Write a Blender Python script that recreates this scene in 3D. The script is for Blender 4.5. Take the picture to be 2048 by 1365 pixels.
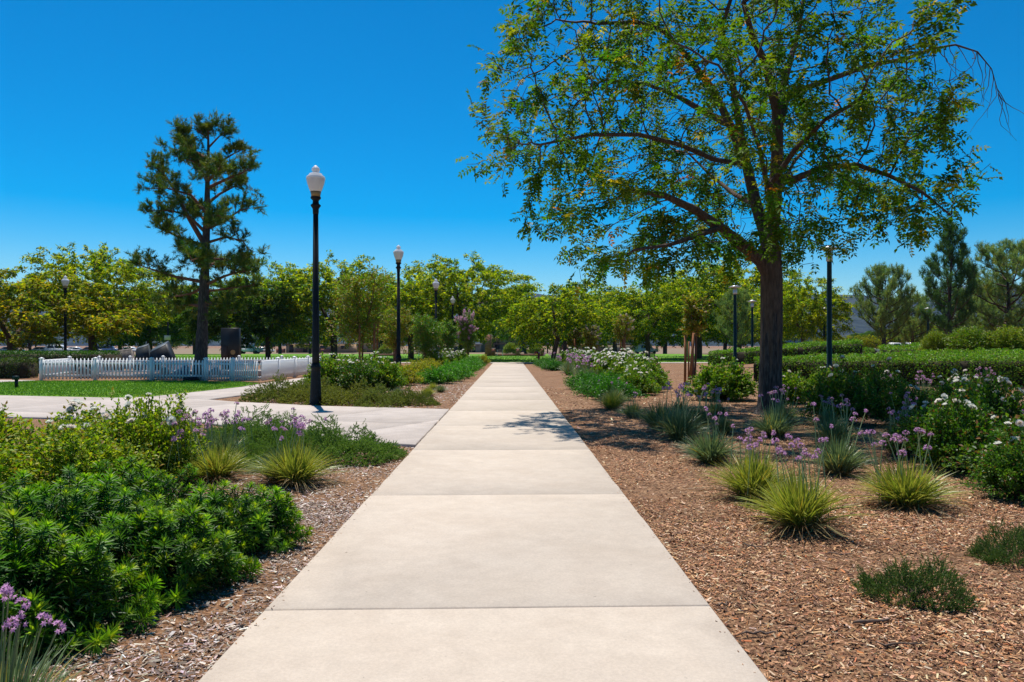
import bpy, bmesh, math, random
import numpy as np
from mathutils import Vector, noise as mnoise
for _o in list(bpy.data.objects): bpy.data.objects.remove(_o)
SC = bpy.context.scene
COL = SC.collection
R = math.radians
# ------------------------------------------------------------------ camera
F, HC, VX, VY = 1500.0, 1.46, 1018.5, 691.0       # focal length (px of the 2048 photo), eye height, vanishing point
cam = bpy.data.cameras.new('camera'); camo = bpy.data.objects.new('camera', cam); COL.objects.link(camo)
cam.sensor_width = 36; cam.lens = 36 * F / 2048
cam.shift_x = (1024 - VX) / 2048; cam.shift_y = (VY - 682.5) / 2048
camo.location = (0, 0, HC); camo.rotation_euler = (R(90), 0, 0)
cam.clip_end = 20000; cam.clip_start = 0.05
SC.camera = camo
# ------------------------------------------------------------------ sky, sun, exposure
SUN = Vector((-0.114, 0.341, 0.933)).normalized()
W = bpy.data.worlds.new('World'); SC.world = W; W.use_nodes = True
wn = W.node_tree.nodes; wl = W.node_tree.links; wn.clear()
sky = wn.new('ShaderNodeTexSky'); sky.sky_type = 'NISHITA'; sky.sun_disc = False
sky.sun_elevation = math.asin(SUN.z); sky.sun_rotation = math.atan2(SUN.x, SUN.y)
sky.altitude = 300; sky.air_density = 1.0; sky.dust_density = 0.4; sky.ozone_density = 4.0
hs = wn.new('ShaderNodeHueSaturation'); hs.inputs['Saturation'].default_value = 1.45; hs.inputs['Hue'].default_value = 0.489
gm = wn.new('ShaderNodeGamma'); gm.inputs[1].default_value = 1.35
bg = wn.new('ShaderNodeBackground'); bg.inputs['Strength'].default_value = 0.056
wo = wn.new('ShaderNodeOutputWorld')
wl.new(sky.outputs[0], gm.inputs[0]); wl.new(gm.outputs[0], hs.inputs['Color']); wl.new(hs.outputs[0], bg.inputs[0]); wl.new(bg.outputs[0], wo.inputs[0])
sl = bpy.data.lights.new('sun', 'SUN'); sl.energy = 5.0; sl.angle = R(0.53); sl.color = (1.0, 0.95, 0.86)
so = bpy.data.objects.new('sun', sl); COL.objects.link(so); so.location = (-10, 30, 60)
so.rotation_euler = SUN.to_track_quat('Z', 'Y').to_euler()
SC.view_settings.view_transform = 'Standard'; SC.view_settings.look = 'None'
SC.view_settings.exposure = 0.22; SC.view_settings.gamma = 1.0
SC.render.engine = 'CYCLES'
cy = SC.cycles
cy.max_bounces = 7; cy.diffuse_bounces = 3; cy.glossy_bounces = 2; cy.transmission_bounces = 5; cy.transparent_max_bounces = 8
cy.volume_bounces = 0; cy.caustics_reflective = False; cy.caustics_refractive = False
cy.use_denoising = True

# ------------------------------------------------------------------ helpers
def A(*v): return np.array(v, dtype=float)
def nrm(v): return v / np.maximum(np.linalg.norm(v, axis=-1, keepdims=True), 1e-9)
def P(px, py, d): return A((px - VX) / F * d, d, HC + (VY - py) / F * d)
def G(px, py):
    d = F * HC / (py - VY); return A((px - VX) / F * d, d, 0.0)
def sstep(a, b, x):
    t = np.clip((x - a) / (b - a), 0, 1); return t * t * (3 - 2 * t)
def gz(x, y):
    m = 1.0 * np.exp(-(((x - 20) / 8.5) ** 2 + ((y - 36.5) / 10.5) ** 2)) * sstep(20, 27, y)
    return m - 0.5 * sstep(112, 175, y)
def rng_(s): return np.random.default_rng(s)

class MB:
    """collects vertices, faces and colours for ONE mesh"""
    def __init__(s): s.v = []; s.f = {}; s.c = []; s.n = 0; s.mi = {}
    def add(s, V, Fs, C=None):
        V = np.asarray(V, float).reshape(-1, 3); s.v.append(V)
        for f in Fs:
            f = np.asarray(f, dtype=np.int64)
            if f.size: s.f.setdefault(f.shape[1], []).append(f + s.n)
        if C is None: C = (0.5, 0.5, 0.5)
        C = np.asarray(C, float)
        if C.ndim == 1: C = np.broadcast_to(C, (len(V), 3))
        s.c.append(C); s.n += len(V)
    def mesh(s, name, mat, smooth=False):
        me = bpy.data.meshes.new(name)
        V = np.concatenate(s.v).astype(np.float32)
        me.vertices.add(len(V)); me.vertices.foreach_set('co', V.ravel())
        idx = []; tot = []
        for k, L in s.f.items():
            a = np.concatenate(L); idx.append(a.ravel()); tot.append(np.full(len(a), k))
        idx = np.concatenate(idx).astype(np.int32); tot = np.concatenate(tot).astype(np.int32)
        st = np.concatenate([[0], np.cumsum(tot)[:-1]]).astype(np.int32)
        me.loops.add(len(idx)); me.loops.foreach_set('vertex_index', idx)
        me.polygons.add(len(tot)); me.polygons.foreach_set('loop_start', st); me.polygons.foreach_set('loop_total', tot)
        if smooth: me.polygons.foreach_set('use_smooth', np.ones(len(tot), dtype=bool))
        me.update(calc_edges=True)
        C = np.concatenate(s.c)
        at = me.color_attributes.new('col', 'FLOAT_COLOR', 'POINT')
        at.data.foreach_set('color', np.concatenate([C, np.ones((len(C), 1))], 1).astype(np.float32).ravel())
        if mat: me.materials.append(mat)
        return me

def frames(d, n):
    y = nrm(d); x = np.cross(y, n); bad = np.linalg.norm(x, axis=1) < 1e-4
    x[bad] = np.cross(y[bad], A(0.3, 0.5, 0.81)); x = nrm(x); z = np.cross(x, y)
    return np.stack([x, y, z], 2)
def scat(mb, bv, bf, pos, M, s, col, vm=None):
    """copies of a small base shape into mb; col (N,3); vm: per base vertex colour mix (k,3) multiplied"""
    N = len(pos); k = len(bv); s = np.asarray(s, float)
    b = bv[None] * (s[:, None, None] if s.ndim == 1 else s[:, None, :])
    V = np.einsum('nij,nkj->nki', M, b) + pos[:, None, :]
    C = np.repeat(col[:, None, :], k, 1)
    if vm is not None: C = C * vm[None]
    Fs = [(np.asarray(f)[None] + (np.arange(N) * k)[:, None, None]).reshape(-1, np.asarray(f).shape[1]) for f in bf]
    mb.add(V.reshape(-1, 3), Fs, C.reshape(-1, 3))
def rdir(r, n): return nrm(r.normal(size=(n, 3)))
def pick(r, n, cols, w=None, j=0.18):
    cols = np.asarray(cols, float); w = None if w is None else np.asarray(w) / np.sum(w)
    c = cols[r.choice(len(cols), n, p=w)] * (1 + r.normal(size=(n, 1)) * j)
    return np.clip(c * (1 + r.normal(size=(n, 3)) * 0.06), 0.002, 0.95)
def blend(r, n, c0, c1, j=0.15):
    t = r.random((n, 1)); return np.clip((np.asarray(c0) * (1 - t) + np.asarray(c1) * t) * (1 + r.normal(size=(n, 1)) * j), 0.002, 0.95)
# leaf shapes: axis +Y, unit length, folded on the midrib
LEAF_V = A([0, 0, 0], [0.5, 0.45, 0.12], [0, 1, -0.08], [-0.5, 0.45, 0.12]); LEAF_F = [A([0, 1, 2], [0, 2, 3]).astype(int)]
LEAF6_V = A([0, 0, 0], [0.42, 0.28, 0.08], [0.4, 0.66, 0.02], [0, 1, -0.14], [-0.4, 0.66, 0.02], [-0.42, 0.28, 0.08], [0, 0.5, -0.02])
LEAF6_F = [A([0, 1, 6], [1, 2, 6], [2, 3, 6], [3, 4, 6], [4, 5, 6], [5, 0, 6]).astype(int)]
NEED_V = A([0.5, 0, 0], [0, 1, 0], [-0.5, 0, 0]); NEED_F = [A([0, 1, 2]).astype(int)]
def needles(mb, pos, d, n, L, Wd, col):
    L = np.asarray(L) * np.ones(len(pos)); Wd = np.asarray(Wd) * np.ones(len(pos))
    scat(mb, NEED_V, NEED_F, pos, frames(d, n), np.stack([Wd, L, L], 1), col)
def leaves(mb, pos, d, n, L, Wd, col, six=False):
    L = np.asarray(L) * np.ones(len(pos)); Wd = np.asarray(Wd) * np.ones(len(pos))
    s = np.stack([Wd, L, L * 0.5 + Wd * 0.5], 1)
    scat(mb, LEAF6_V if six else LEAF_V, LEAF6_F if six else LEAF_F, pos, frames(d, n), s, col)

def tube(mb, pts, rad, k=6, col=None, cap=False):
    pts = np.asarray(pts, float); n = len(pts); rad = np.asarray(rad, float) * np.ones(n)
    t = np.gradient(pts, axis=0); t = nrm(t)
    u = np.cross(t[0], A(0.13, 0.99, 0.05)); 
    if np.linalg.norm(u) < 1e-3: u = np.cross(t[0], A(1, 0, 0))
    u = u / np.linalg.norm(u); a = np.arange(k) * 2 * math.pi / k; V = []
    for i in range(n):
        u = u - t[i] * np.dot(u, t[i]); u = u / max(np.linalg.norm(u), 1e-9); w = np.cross(t[i], u)
        V.append(pts[i] + rad[i] * (np.cos(a)[:, None] * u + np.sin(a)[:, None] * w))
    i = np.arange(n - 1)[:, None] * k; j = np.arange(k)[None]; j2 = (np.arange(k)[None] + 1) % k
    f = np.stack([i + j, i + j2, i + k + j2, i + k + j], 2).reshape(-1, 4)
    Fs = [f]
    if cap: Fs += [np.arange(k)[None, ::-1], (np.arange(k) + (n - 1) * k)[None]]
    mb.add(np.concatenate(V), Fs, col)
def lathe(mb, prof, k=16, c=(0, 0, 0), col=None, flute=0):
    prof = np.asarray(prof, float); n = len(prof); a = np.arange(k) * 2 * math.pi / k
    r = prof[:, 0][:, None] * (1 - flute * (np.arange(k) % 2)[None])
    V = np.stack([r * np.cos(a) + c[0], r * np.sin(a) + c[1], np.repeat(prof[:, 1][:, None], k, 1) + c[2]], 2).reshape(-1, 3)
    i = np.arange(n - 1)[:, None] * k; j = np.arange(k)[None]; j2 = (j + 1) % k
    mb.add(V, [np.stack([i + j, i + j2, i + k + j2, i + k + j], 2).reshape(-1, 4), np.arange(k)[None, ::-1], (np.arange(k) + (n - 1) * k)[None]], col)
def box(mb, c, s, col=None, rz=0, taper=1.0, b=0.0):
    """box centred at c, size s; b: chamfer of the vertical and top edges"""
    x, y, z = np.asarray(s) / 2.0
    def ring(hx, hy, zz): return [[-hx, -hy, zz], [hx, -hy, zz], [hx, hy, zz], [-hx, hy, zz]]
    if b > 0: V = ring(x, y, -z) + ring(x * taper, y * taper, z - b) + ring(x * taper - b, y * taper - b, z)
    else: V = ring(x, y, -z) + ring(x * taper, y * taper, z)
    V = np.array(V, float); m = len(V) // 4
    if rz: V[:, :2] = V[:, :2] @ A([math.cos(rz), math.sin(rz)], [-math.sin(rz), math.cos(rz)])
    f = [[3, 2, 1, 0], [4 * m - 4, 4 * m - 3, 4 * m - 2, 4 * m - 1]]
    for q in range(m - 1):
        for j in range(4): f.append([4 * q + j, 4 * q + (j + 1) % 4, 4 * q + 4 + (j + 1) % 4, 4 * q + 4 + j])
    mb.add(V + np.asarray(c, float), [np.array(f)], col)
def prism(mb, poly, axis_len, place, col=None):
    """polygon (u,v) extruded along w; place(u,v,w)->xyz"""
    n = len(poly); V = [place(u, v, w) for w in (-axis_len / 2, axis_len / 2) for u, v in poly]
    f = [[i, (i + 1) % n, n + (i + 1) % n, n + i] for i in range(n)]
    mb.add(V, [np.array(f), np.arange(n)[None, ::-1], (np.arange(n) + n)[None]], col)

def tag(o, label=None, cat=None, group=None, kind=None):
    if label: o['label'] = label
    if cat: o['category'] = cat
    if group: o['group'] = group
    if kind: o['kind'] = kind
    return o
def ob(name, me, parent=None, loc=(0, 0, 0), rot=(0, 0, 0), sc=(1, 1, 1)):
    o = bpy.data.objects.new(name, me); COL.objects.link(o)
    if parent is not None: o.parent = parent
    o.location = loc; o.rotation_euler = rot; o.scale = sc if hasattr(sc, '__len__') else (sc, sc, sc)
    return o
def thing(name, label, cat, loc=(0, 0, 0), rz=0.0, sc=1.0, group=None):
    o = ob(name, None, None, loc, (0, 0, rz), sc); o.empty_display_size = 0.2
    return tag(o, label, cat, group)
def part(name, mb, mat, parent, smooth=False, **k): return ob(name, mb.mesh(name, mat, smooth), parent, **k)
ORD = ['first', 'second', 'third', 'fourth', 'fifth', 'sixth', 'seventh', 'eighth', 'ninth', 'tenth', 'eleventh', 'twelfth', 'thirteenth', 'fourteenth', 'fifteenth', 'sixteenth', 'seventeenth', 'eighteenth', 'nineteenth', 'twentieth', 'twenty-first']

# ------------------------------------------------------------------ materials
def newmat(name):
    m = bpy.data.materials.new(name); m.use_nodes = True; n = m.node_tree.nodes; n.clear(); return m, n, m.node_tree.links
def leafmat(name, trans=0.35, rough=0.45, spec=0.4, tc=(1.25, 1.15, 0.5)):
    m, n, l = newmat(name)
    at = n.new('ShaderNodeAttribute'); at.attribute_name = 'col'
    p = n.new('ShaderNodeBsdfPrincipled'); p.inputs['Roughness'].default_value = rough; p.inputs['Specular IOR Level'].default_value = spec
    t = n.new('ShaderNodeBsdfTranslucent'); mx = n.new('ShaderNodeMixShader'); mx.inputs[0].default_value = trans
    mu = n.new('ShaderNodeMix'); mu.data_type = 'RGBA'; mu.blend_type = 'MULTIPLY'; mu.inputs[0].default_value = 1.0; mu.inputs[7].default_value = (*tc, 1)
    o = n.new('ShaderNodeOutputMaterial')
    l.new(at.outputs['Color'], p.inputs['Base Color']); l.new(at.outputs['Color'], mu.inputs[6]); l.new(mu.outputs[2], t.inputs['Color'])
    l.new(p.outputs[0], mx.inputs[1]); l.new(t.outputs[0], mx.inputs[2]); l.new(mx.outputs[0], o.inputs[0])
    return m
def colmat(name, rough=0.8, spec=0.3, bump=0.0, bscale=40):
    m, n, l = newmat(name)
    at = n.new('ShaderNodeAttribute'); at.attribute_name = 'col'
    p = n.new('ShaderNodeBsdfPrincipled'); p.inputs['Roughness'].default_value = rough; p.inputs['Specular IOR Level'].default_value = spec
    o = n.new('ShaderNodeOutputMaterial'); l.new(at.outputs['Color'], p.inputs['Base Color']); l.new(p.outputs[0], o.inputs[0])
    if bump:
        tx = n.new('ShaderNodeTexCoord'); nz = n.new('ShaderNodeTexNoise'); nz.inputs['Scale'].default_value = bscale
        b = n.new('ShaderNodeBump'); b.inputs['Strength'].default_value = bump
        l.new(tx.outputs['Object'], nz.inputs['Vector']); l.new(nz.outputs['Fac'], b.inputs['Height']); l.new(b.outputs[0], p.inputs['Normal'])
    return m
def noisemat(name, stops, scale=5.0, rough=0.85, bump=0.0, bscale=60.0, stretch=(1, 1, 1), detail=6.0, spec=0.25, coord='Object', second=None, bdist=0.02, fine=None, each=0.0):
    """stops: [(pos, rgb)...] over a noise field; second: (scale, rgb, lo, hi) patches laid over it"""
    m, n, l = newmat(name)
    tx = n.new('ShaderNodeTexCoord'); mp = n.new('ShaderNodeMapping'); mp.inputs['Scale'].default_value = stretch
    l.new(tx.outputs[coord], mp.inputs[0])
    nz = n.new('ShaderNodeTexNoise'); nz.inputs['Scale'].default_value = scale; nz.inputs['Detail'].default_value = detail; nz.inputs['Roughness'].default_value = 0.6
    l.new(mp.outputs[0], nz.inputs['Vector'])
    cr = n.new('ShaderNodeValToRGB'); e = cr.color_ramp.elements
    e[0].position, e[0].color = stops[0][0], (*stops[0][1], 1); e[1].position, e[1].color = stops[-1][0], (*stops[-1][1], 1)
    for q, c in stops[1:-1]:
        x = e.new(q); x.color = (*c, 1)
    l.new(nz.outputs['Fac'], cr.inputs[0]); out = cr.outputs[0]
    if second:
        n2 = n.new('ShaderNodeTexNoise'); n2.inputs['Scale'].default_value = second[0]; n2.inputs['Detail'].default_value = 4
        mr = n.new('ShaderNodeMapRange'); mr.inputs[1].default_value = second[2]; mr.inputs[2].default_value = second[3]
        mx = n.new('ShaderNodeMix'); mx.data_type = 'RGBA'; mx.inputs[7].default_value = (*second[1], 1)
        l.new(mp.outputs[0], n2.inputs['Vector']); l.new(n2.outputs['Fac'], mr.inputs[0]); l.new(mr.outputs[0], mx.inputs[0]); l.new(out, mx.inputs[6]); out = mx.outputs[2]
    if each:                                     # every slab was cast a little lighter or darker
        oi = n.new('ShaderNodeObjectInfo'); m5 = n.new('ShaderNodeMapRange'); m5.inputs[3].default_value = 1 - each; m5.inputs[4].default_value = 1 + each
        x5 = n.new('ShaderNodeMix'); x5.data_type = 'RGBA'; x5.blend_type = 'MULTIPLY'; x5.inputs[0].default_value = 1.0
        l.new(oi.outputs['Random'], m5.inputs[0]); l.new(m5.outputs[0], x5.inputs[7]); l.new(out, x5.inputs[6]); out = x5.outputs[2]
    for fs, lo, hi, c0, c1 in (fine or ()):      # grain and specks: multiply by a ramp c0..c1 of a fine noise
        n4 = n.new('ShaderNodeTexNoise'); n4.inputs['Scale'].default_value = fs; n4.inputs['Detail'].default_value = 3
        m4 = n.new('ShaderNodeMapRange'); m4.inputs[1].default_value = lo; m4.inputs[2].default_value = hi; m4.inputs[3].default_value = c0; m4.inputs[4].default_value = c1
        x4 = n.new('ShaderNodeMix'); x4.data_type = 'RGBA'; x4.blend_type = 'MULTIPLY'; x4.inputs[0].default_value = 1.0
        l.new(mp.outputs[0], n4.inputs['Vector']); l.new(n4.outputs['Fac'], m4.inputs[0]); l.new(m4.outputs[0], x4.inputs[7]); l.new(out, x4.inputs[6]); out = x4.outputs[2]
    p = n.new('ShaderNodeBsdfPrincipled'); p.inputs['Roughness'].default_value = rough; p.inputs['Specular IOR Level'].default_value = spec
    o = n.new('ShaderNodeOutputMaterial'); l.new(out, p.inputs['Base Color']); l.new(p.outputs[0], o.inputs[0])
    if bump:
        n3 = n.new('ShaderNodeTexNoise'); n3.inputs['Scale'].default_value = bscale; n3.inputs['Detail'].default_value = 5
        b = n.new('ShaderNodeBump'); b.inputs['Strength'].default_value = bump; b.inputs['Distance'].default_value = bdist
        l.new(mp.outputs[0], n3.inputs['Vector']); l.new(n3.outputs['Fac'], b.inputs['Height']); l.new(b.outputs[0], p.inputs['Normal'])
    return m
def plain(name, c, rough=0.5, spec=0.4, metal=0.0, var=0.12, scale=6.0):
    a = tuple(x * (1 - var) for x in c); b = tuple(min(0.95, x * (1 + var)) for x in c)
    m = noisemat(name, [(0.3, a), (0.7, b)], scale=scale, rough=rough, spec=spec)
    m.node_tree.nodes['Principled BSDF'].inputs['Metallic'].default_value = metal
    return m
M_LEAF = leafmat('leaf', trans=0.42, rough=0.5, spec=0.22, tc=(1.3, 1.5, 0.4)); M_LEAF_T = leafmat('leaf_thin', trans=0.5, rough=0.6, spec=0.12, tc=(1.45, 1.6, 0.35)); M_LEAF_G = leafmat('leaf_glossy', trans=0.36, rough=0.42, spec=0.25, tc=(1.2, 1.5, 0.45))
M_NEEDLE = leafmat('needle', trans=0.35, rough=0.5, spec=0.2, tc=(1.3, 1.4, 0.6)); M_PETAL = leafmat('petal', trans=0.55, rough=0.6, spec=0.2, tc=(1, 1, 1))
M_BLADE = leafmat('blade', trans=0.35, rough=0.4, spec=0.45, tc=(1.1, 1.05, 0.7))
M_STEM = colmat('stem', 0.8)
M_CHIP = colmat('wood_chip', 0.75, 0.3)
M_BARK = noisemat('bark', [(0.3, (0.02, 0.017, 0.017)), (0.5, (0.065, 0.055, 0.052)), (0.7, (0.15, 0.125, 0.11))], scale=12, stretch=(2.6, 2.6, 0.35), rough=0.95, bump=1.0, bscale=16, bdist=0.05)
M_BARK2 = noisemat('bark_brown', [(0.3, (0.05, 0.033, 0.025)), (0.7, (0.15, 0.105, 0.08))], scale=10, stretch=(2, 2, 0.4), rough=0.95, bump=0.6, bscale=20, bdist=0.04)
M_BARKR = noisemat('bark_red', [(0.3, (0.10, 0.045, 0.03)), (0.7, (0.24, 0.12, 0.085))], scale=9, stretch=(2, 2, 0.5), rough=0.95, bump=0.6, bscale=20, bdist=0.04)
M_CONC = noisemat('concrete', [(0.3, (0.50, 0.415, 0.335)), (0.5, (0.525, 0.44, 0.358)), (0.7, (0.55, 0.465, 0.38))], scale=3.2, rough=0.9, bump=0.25, bscale=180, detail=12, second=(1.1, (0.47, 0.385, 0.305), 0.5, 0.9), bdist=0.004, fine=((70, 0.3, 0.7, 0.93, 1.06), (210, 0.3, 0.7, 0.94, 1.05), (26, 0.71, 0.77, 1.0, 0.66), (9, 0.35, 0.7, 0.96, 1.03)), each=0.045)
M_CONC2 = noisemat('concrete_grey', [(0.3, (0.45, 0.385, 0.34)), (0.7, (0.495, 0.43, 0.385))], scale=1.6, rough=0.9, bump=0.25, bscale=150, detail=10, second=(0.7, (0.40, 0.335, 0.29), 0.5, 0.85), bdist=0.004, fine=((40, 0.3, 0.7, 0.88, 1.1), (14, 0.70, 0.76, 1.0, 0.7), (3, 0.35, 0.7, 0.92, 1.06)), each=0.05)
M_JOINT = plain('joint_dirt', (0.07, 0.055, 0.045), 0.95)
M_MULCH = noisemat('mulch', [(0.36, (0.09, 0.042, 0.02)), (0.5, (0.25, 0.13, 0.066)), (0.64, (0.46, 0.28, 0.16))], scale=42, rough=0.95, bump=1.0, bscale=55, detail=8, second=(0.8, (0.22, 0.105, 0.05), 0.48, 0.72), bdist=0.03, fine=((4.5, 0.3, 0.7, 0.75, 1.2), (13, 0.3, 0.7, 0.8, 1.2)))
M_DRY = noisemat('dry_earth', [(0.3, (0.19, 0.135, 0.08)), (0.7, (0.28, 0.20, 0.125))], scale=0.15, rough=0.95)
M_LAWN = noisemat('turf', [(0.3, (0.085, 0.22, 0.008)), (0.7, (0.15, 0.31, 0.012))], scale=1.6, rough=0.9, bump=0.8, bscale=40, second=(0.16, (0.17, 0.24, 0.02), 0.5, 0.75), bdist=0.05)
M_HILL = noisemat('chaparral', [(0.4, (0.006, 0.011, 0.013)), (0.6, (0.034, 0.042, 0.034))], scale=0.02, rough=0.95, bump=0.8, bscale=0.03, bdist=8)
# ================================================================== the setting
def axis(lo, hi, step, far, g=1.16):
    a = list(np.arange(lo, hi + 1e-6, step)); s = step; x = lo; left = []
    while x > -far: s *= g; x -= s; left.append(x)
    s = step; x = hi; right = []
    while x < far: s *= g; x += s; right.append(x)
    return np.array(left[::-1] + a + right)
xs = axis(-7, 8, 0.12, 6000, 1.10); ys = axis(1.2, 14, 0.12, 6000, 1.10); ys = ys[ys > -300]
gx, gy = np.meshgrid(xs, ys); gzz = gz(gx, gy)
near = np.exp(-((gx / 14) ** 2 + ((gy - 8) / 14) ** 2))
nn = np.array([mnoise.noise(Vector((x * 1.3, y * 1.3, 0.0))) * 0.5 + mnoise.noise(Vector((x * 4.1, y * 4.1, 3.0))) * 0.3 for x, y in zip(gx.ravel(), gy.ravel())]).reshape(gx.shape)
gzz = gzz + nn * 0.026 * near - 0.008
onpath = sstep(-1.75, -1.3, gx) * (1 - sstep(1.08, 1.5, gx)); gzz = gzz - 0.02 * onpath
mb = MB(); nx = len(xs); ny = len(ys)
i = (np.arange(ny - 1)[:, None] * nx + np.arange(nx - 1)[None]).ravel()
mb.add(np.stack([gx, gy, gzz], 2).reshape(-1, 3), [np.stack([i, i + 1, i + nx + 1, i + nx], 1)])
tag(ob('ground', mb.mesh('ground', M_MULCH, True)), 'brown wood mulch ground under the planting beds', kind='structure')
def gnd(x, y):   # height of the built ground, bumps included (nearest grid value)
    ix = np.clip(np.searchsorted(xs, x), 1, nx - 1); iy = np.clip(np.searchsorted(ys, y), 1, ny - 1)
    tx = (x - xs[ix - 1]) / (xs[ix] - xs[ix - 1]); ty = (y - ys[iy - 1]) / (ys[iy] - ys[iy - 1])
    return (gzz[iy - 1, ix - 1] * (1 - tx) + gzz[iy - 1, ix] * tx) * (1 - ty) + (gzz[iy, ix - 1] * (1 - tx) + gzz[iy, ix] * tx) * ty

def sheet(name, poly, z, mat, label, kind='structure', follow=False):
    bm = bmesh.new(); vs = [bm.verts.new((x, y, z)) for x, y in poly]; bm.faces.new(vs)
    bmesh.ops.triangulate(bm, faces=bm.faces[:])
    if follow:
        for _ in range(3): bmesh.ops.subdivide_edges(bm, edges=[e for e in bm.edges if e.calc_length() > 6], cuts=1, use_grid_fill=True)
        for v in bm.verts: v.co.z = z + float(gz(v.co.x, v.co.y))
        bmesh.ops.triangulate(bm, faces=bm.faces[:])
    bmesh.ops.recalc_face_normals(bm, faces=bm.faces[:])
    me = bpy.data.meshes.new(name); bm.to_mesh(me); bm.free(); me.materials.append(mat)
    if me.polygons and me.polygons[0].normal.z < 0: me.flip_normals()
    return tag(ob(name, me), label, kind=kind)

def slab(name, poly, ztop, parent, mat, r, jit=0.003, gap=0.006, seg=0.35):
    """one cast concrete slab from a 2D outline: rounded arris, slightly uneven edge"""
    poly = [np.array(p, float) for p in poly]; n = len(poly)
    area = sum(poly[k][0] * poly[(k + 1) % n][1] - poly[(k + 1) % n][0] * poly[k][1] for k in range(n))
    if area < 0: poly = poly[::-1]
    off = []
    for k in range(n):
        a, b, c = poly[k - 1], poly[k], poly[(k + 1) % n]
        e1 = nrm(b - a); e2 = nrm(c - b); n1 = A(-e1[1], e1[0]); n2 = A(-e2[1], e2[0])
        m = n1 + n2; m = m / max(np.dot(m, m) / 2, 0.25); off.append((b, m))
    outline = []; inn = []
    base = [b + m * gap for b, m in off]; ins = [b + m * (gap + 0.011) for b, m in off]
    for k in range(n):
        L = np.linalg.norm(base[(k + 1) % n] - base[k]); q = max(1, int(min(L / seg, 24)))
        for u in range(q):
            t = u / q; j = r.normal(size=2) * jit if u else 0
            outline.append(base[k] * (1 - t) + base[(k + 1) % n] * t + j); inn.append(ins[k] * (1 - t) + ins[(k + 1) % n] * t + j)
    N = len(outline); tz = r.normal() * 0.001; mb = MB()
    V = [[*p, -0.09] for p in outline] + [[*p, ztop - 0.011 + tz] for p in outline] + [[*p, ztop + tz] for p in inn]
    f = [[N * q + k, N * q + (k + 1) % N, N * q + N + (k + 1) % N, N * q + N + k] for q in (0, 1) for k in range(N)]
    mb.add(V, [np.array(f), (np.arange(N) + 2 * N)[None]])
    o = ob(name, mb.mesh(name, mat), parent); return o

r = rng_(5)
PL, PR, ZT = -1.33, 1.11, 0.036
walk = tag(ob('sidewalk', None), 'straight pale concrete sidewalk running away from the camera', kind='structure')
yj = [-1.2] + [4.08 + 3.08 * k for k in range(-1, 19)] + [60.9]
# dirt bed that shows in the joints
mb = MB(); box(mb, ((PL + PR) / 2, 30, -0.045), (PR - PL - 0.04, 63, 0.10)); part('joint_bed', mb, M_JOINT, walk)
sk = 0.03
for k in range(len(yj) - 1):
    a, b = yj[k], yj[k + 1]
    slab('slab', [(PL, a + sk * PL), (PR, a + sk * PR), (PR, b + sk * PR), (PL, b + sk * PL)], ZT, walk, M_CONC, r, gap=0.0055)

def slabs_from(name, label, poly, cuts, z, mat):
    root = tag(ob(name, None), label, kind='structure')
    bm = bmesh.new(); bm.faces.new([bm.verts.new((x, y, 0)) for x, y in poly])
    for (p, d) in cuts:
        nv = Vector((-d[1], d[0], 0)).normalized()
        bmesh.ops.bisect_plane(bm, geom=bm.verts[:] + bm.edges[:] + bm.faces[:], plane_co=Vector((p[0], p[1], 0)), plane_no=nv, dist=1e-4)
    for f in bm.faces:
        if f.calc_area() > 0.02: slab('slab', [(v.co.x, v.co.y) for v in f.verts], z, root, mat, r, gap=0.004)
    bm.free()
    c = [(x, y) for x, y in poly]; cx = sum(p[0] for p in c) / len(c); cy_ = sum(p[1] for p in c) / len(c)
    s = sheet('joint_bed', [(x + (cx - x) * 0.004, y + (cy_ - y) * 0.004) for x, y in poly], z - 0.02, M_JOINT, None); s.parent = root; del s['kind']
    return root
# cross walk that joins from the left
CW = [(PL - 0.02, 10.85), (-2.05, 11.1), (-4.2, 12.7), (-6.2, 14.4), (-12, 15.4), (-26, 16.4), (-26, 22.3), (-14.6, 21.5), (-10.8, 20.5), (-10.0, 20.9), (-8.0, 19.9), (-6.85, 19.0), (-4.45, 17.75), (PL - 0.02, 16.85)]
dv = nrm(A(2.6, 1.0)); d2 = nrm(A(-1.0, 0.35))
cuts = [((PL - 1.9, 11.0), (0.55, 1.0)), ((-4.6, 13.0), (0.5, 1.0)), ((-8.0, 15), (0.35, 1.0)), ((-11.5, 16), (0.2, 1.0)), ((-15.5, 17), (0, 1.0)), ((-20, 17), (0, 1.0)), ((PL, 13.6), (-1.0, 0.28))]
slabs_from('cross_walk', 'pale grey concrete walkway joining the sidewalk from the left', CW, cuts, 0.028, M_CONC2)
WP = [(-8.0, 19.93), (-7.35, 24), (-7.2, 27), (-6.8, 44), (-8.95, 44), (-9.26, 28.4), (-9.24, 25.8), (-9.6, 23.3), (-10.0, 20.93)]
slabs_from('curved_walk', 'concrete walkway curving back between the lawn and the shrubs', WP, [((-8, y), (1, 0.05)) for y in (23.2, 26.3, 29.5, 33, 37, 41)], 0.029, M_CONC2)
slabs_from('fence_walk', 'short strip of concrete path left of the white fence', [(-19.6, 28.9), (-30, 28.4), (-30, 31.0), (-21.2, 31.2), (-19.6, 31.0)], [((-22.5, 28), (0, 1)), ((-26, 28), (0, 1))], 0.024, M_CONC2)
slabs_from('far_cross_path', 'pale path crossing the far end of the sidewalk before the lawn', [(-34, 61.0), (24, 61.0), (24, 63.4), (-34, 63.4)], [((x, 61), (0, 1)) for x in range(-30, 24, 4)], 0.03, M_CONC2)
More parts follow.
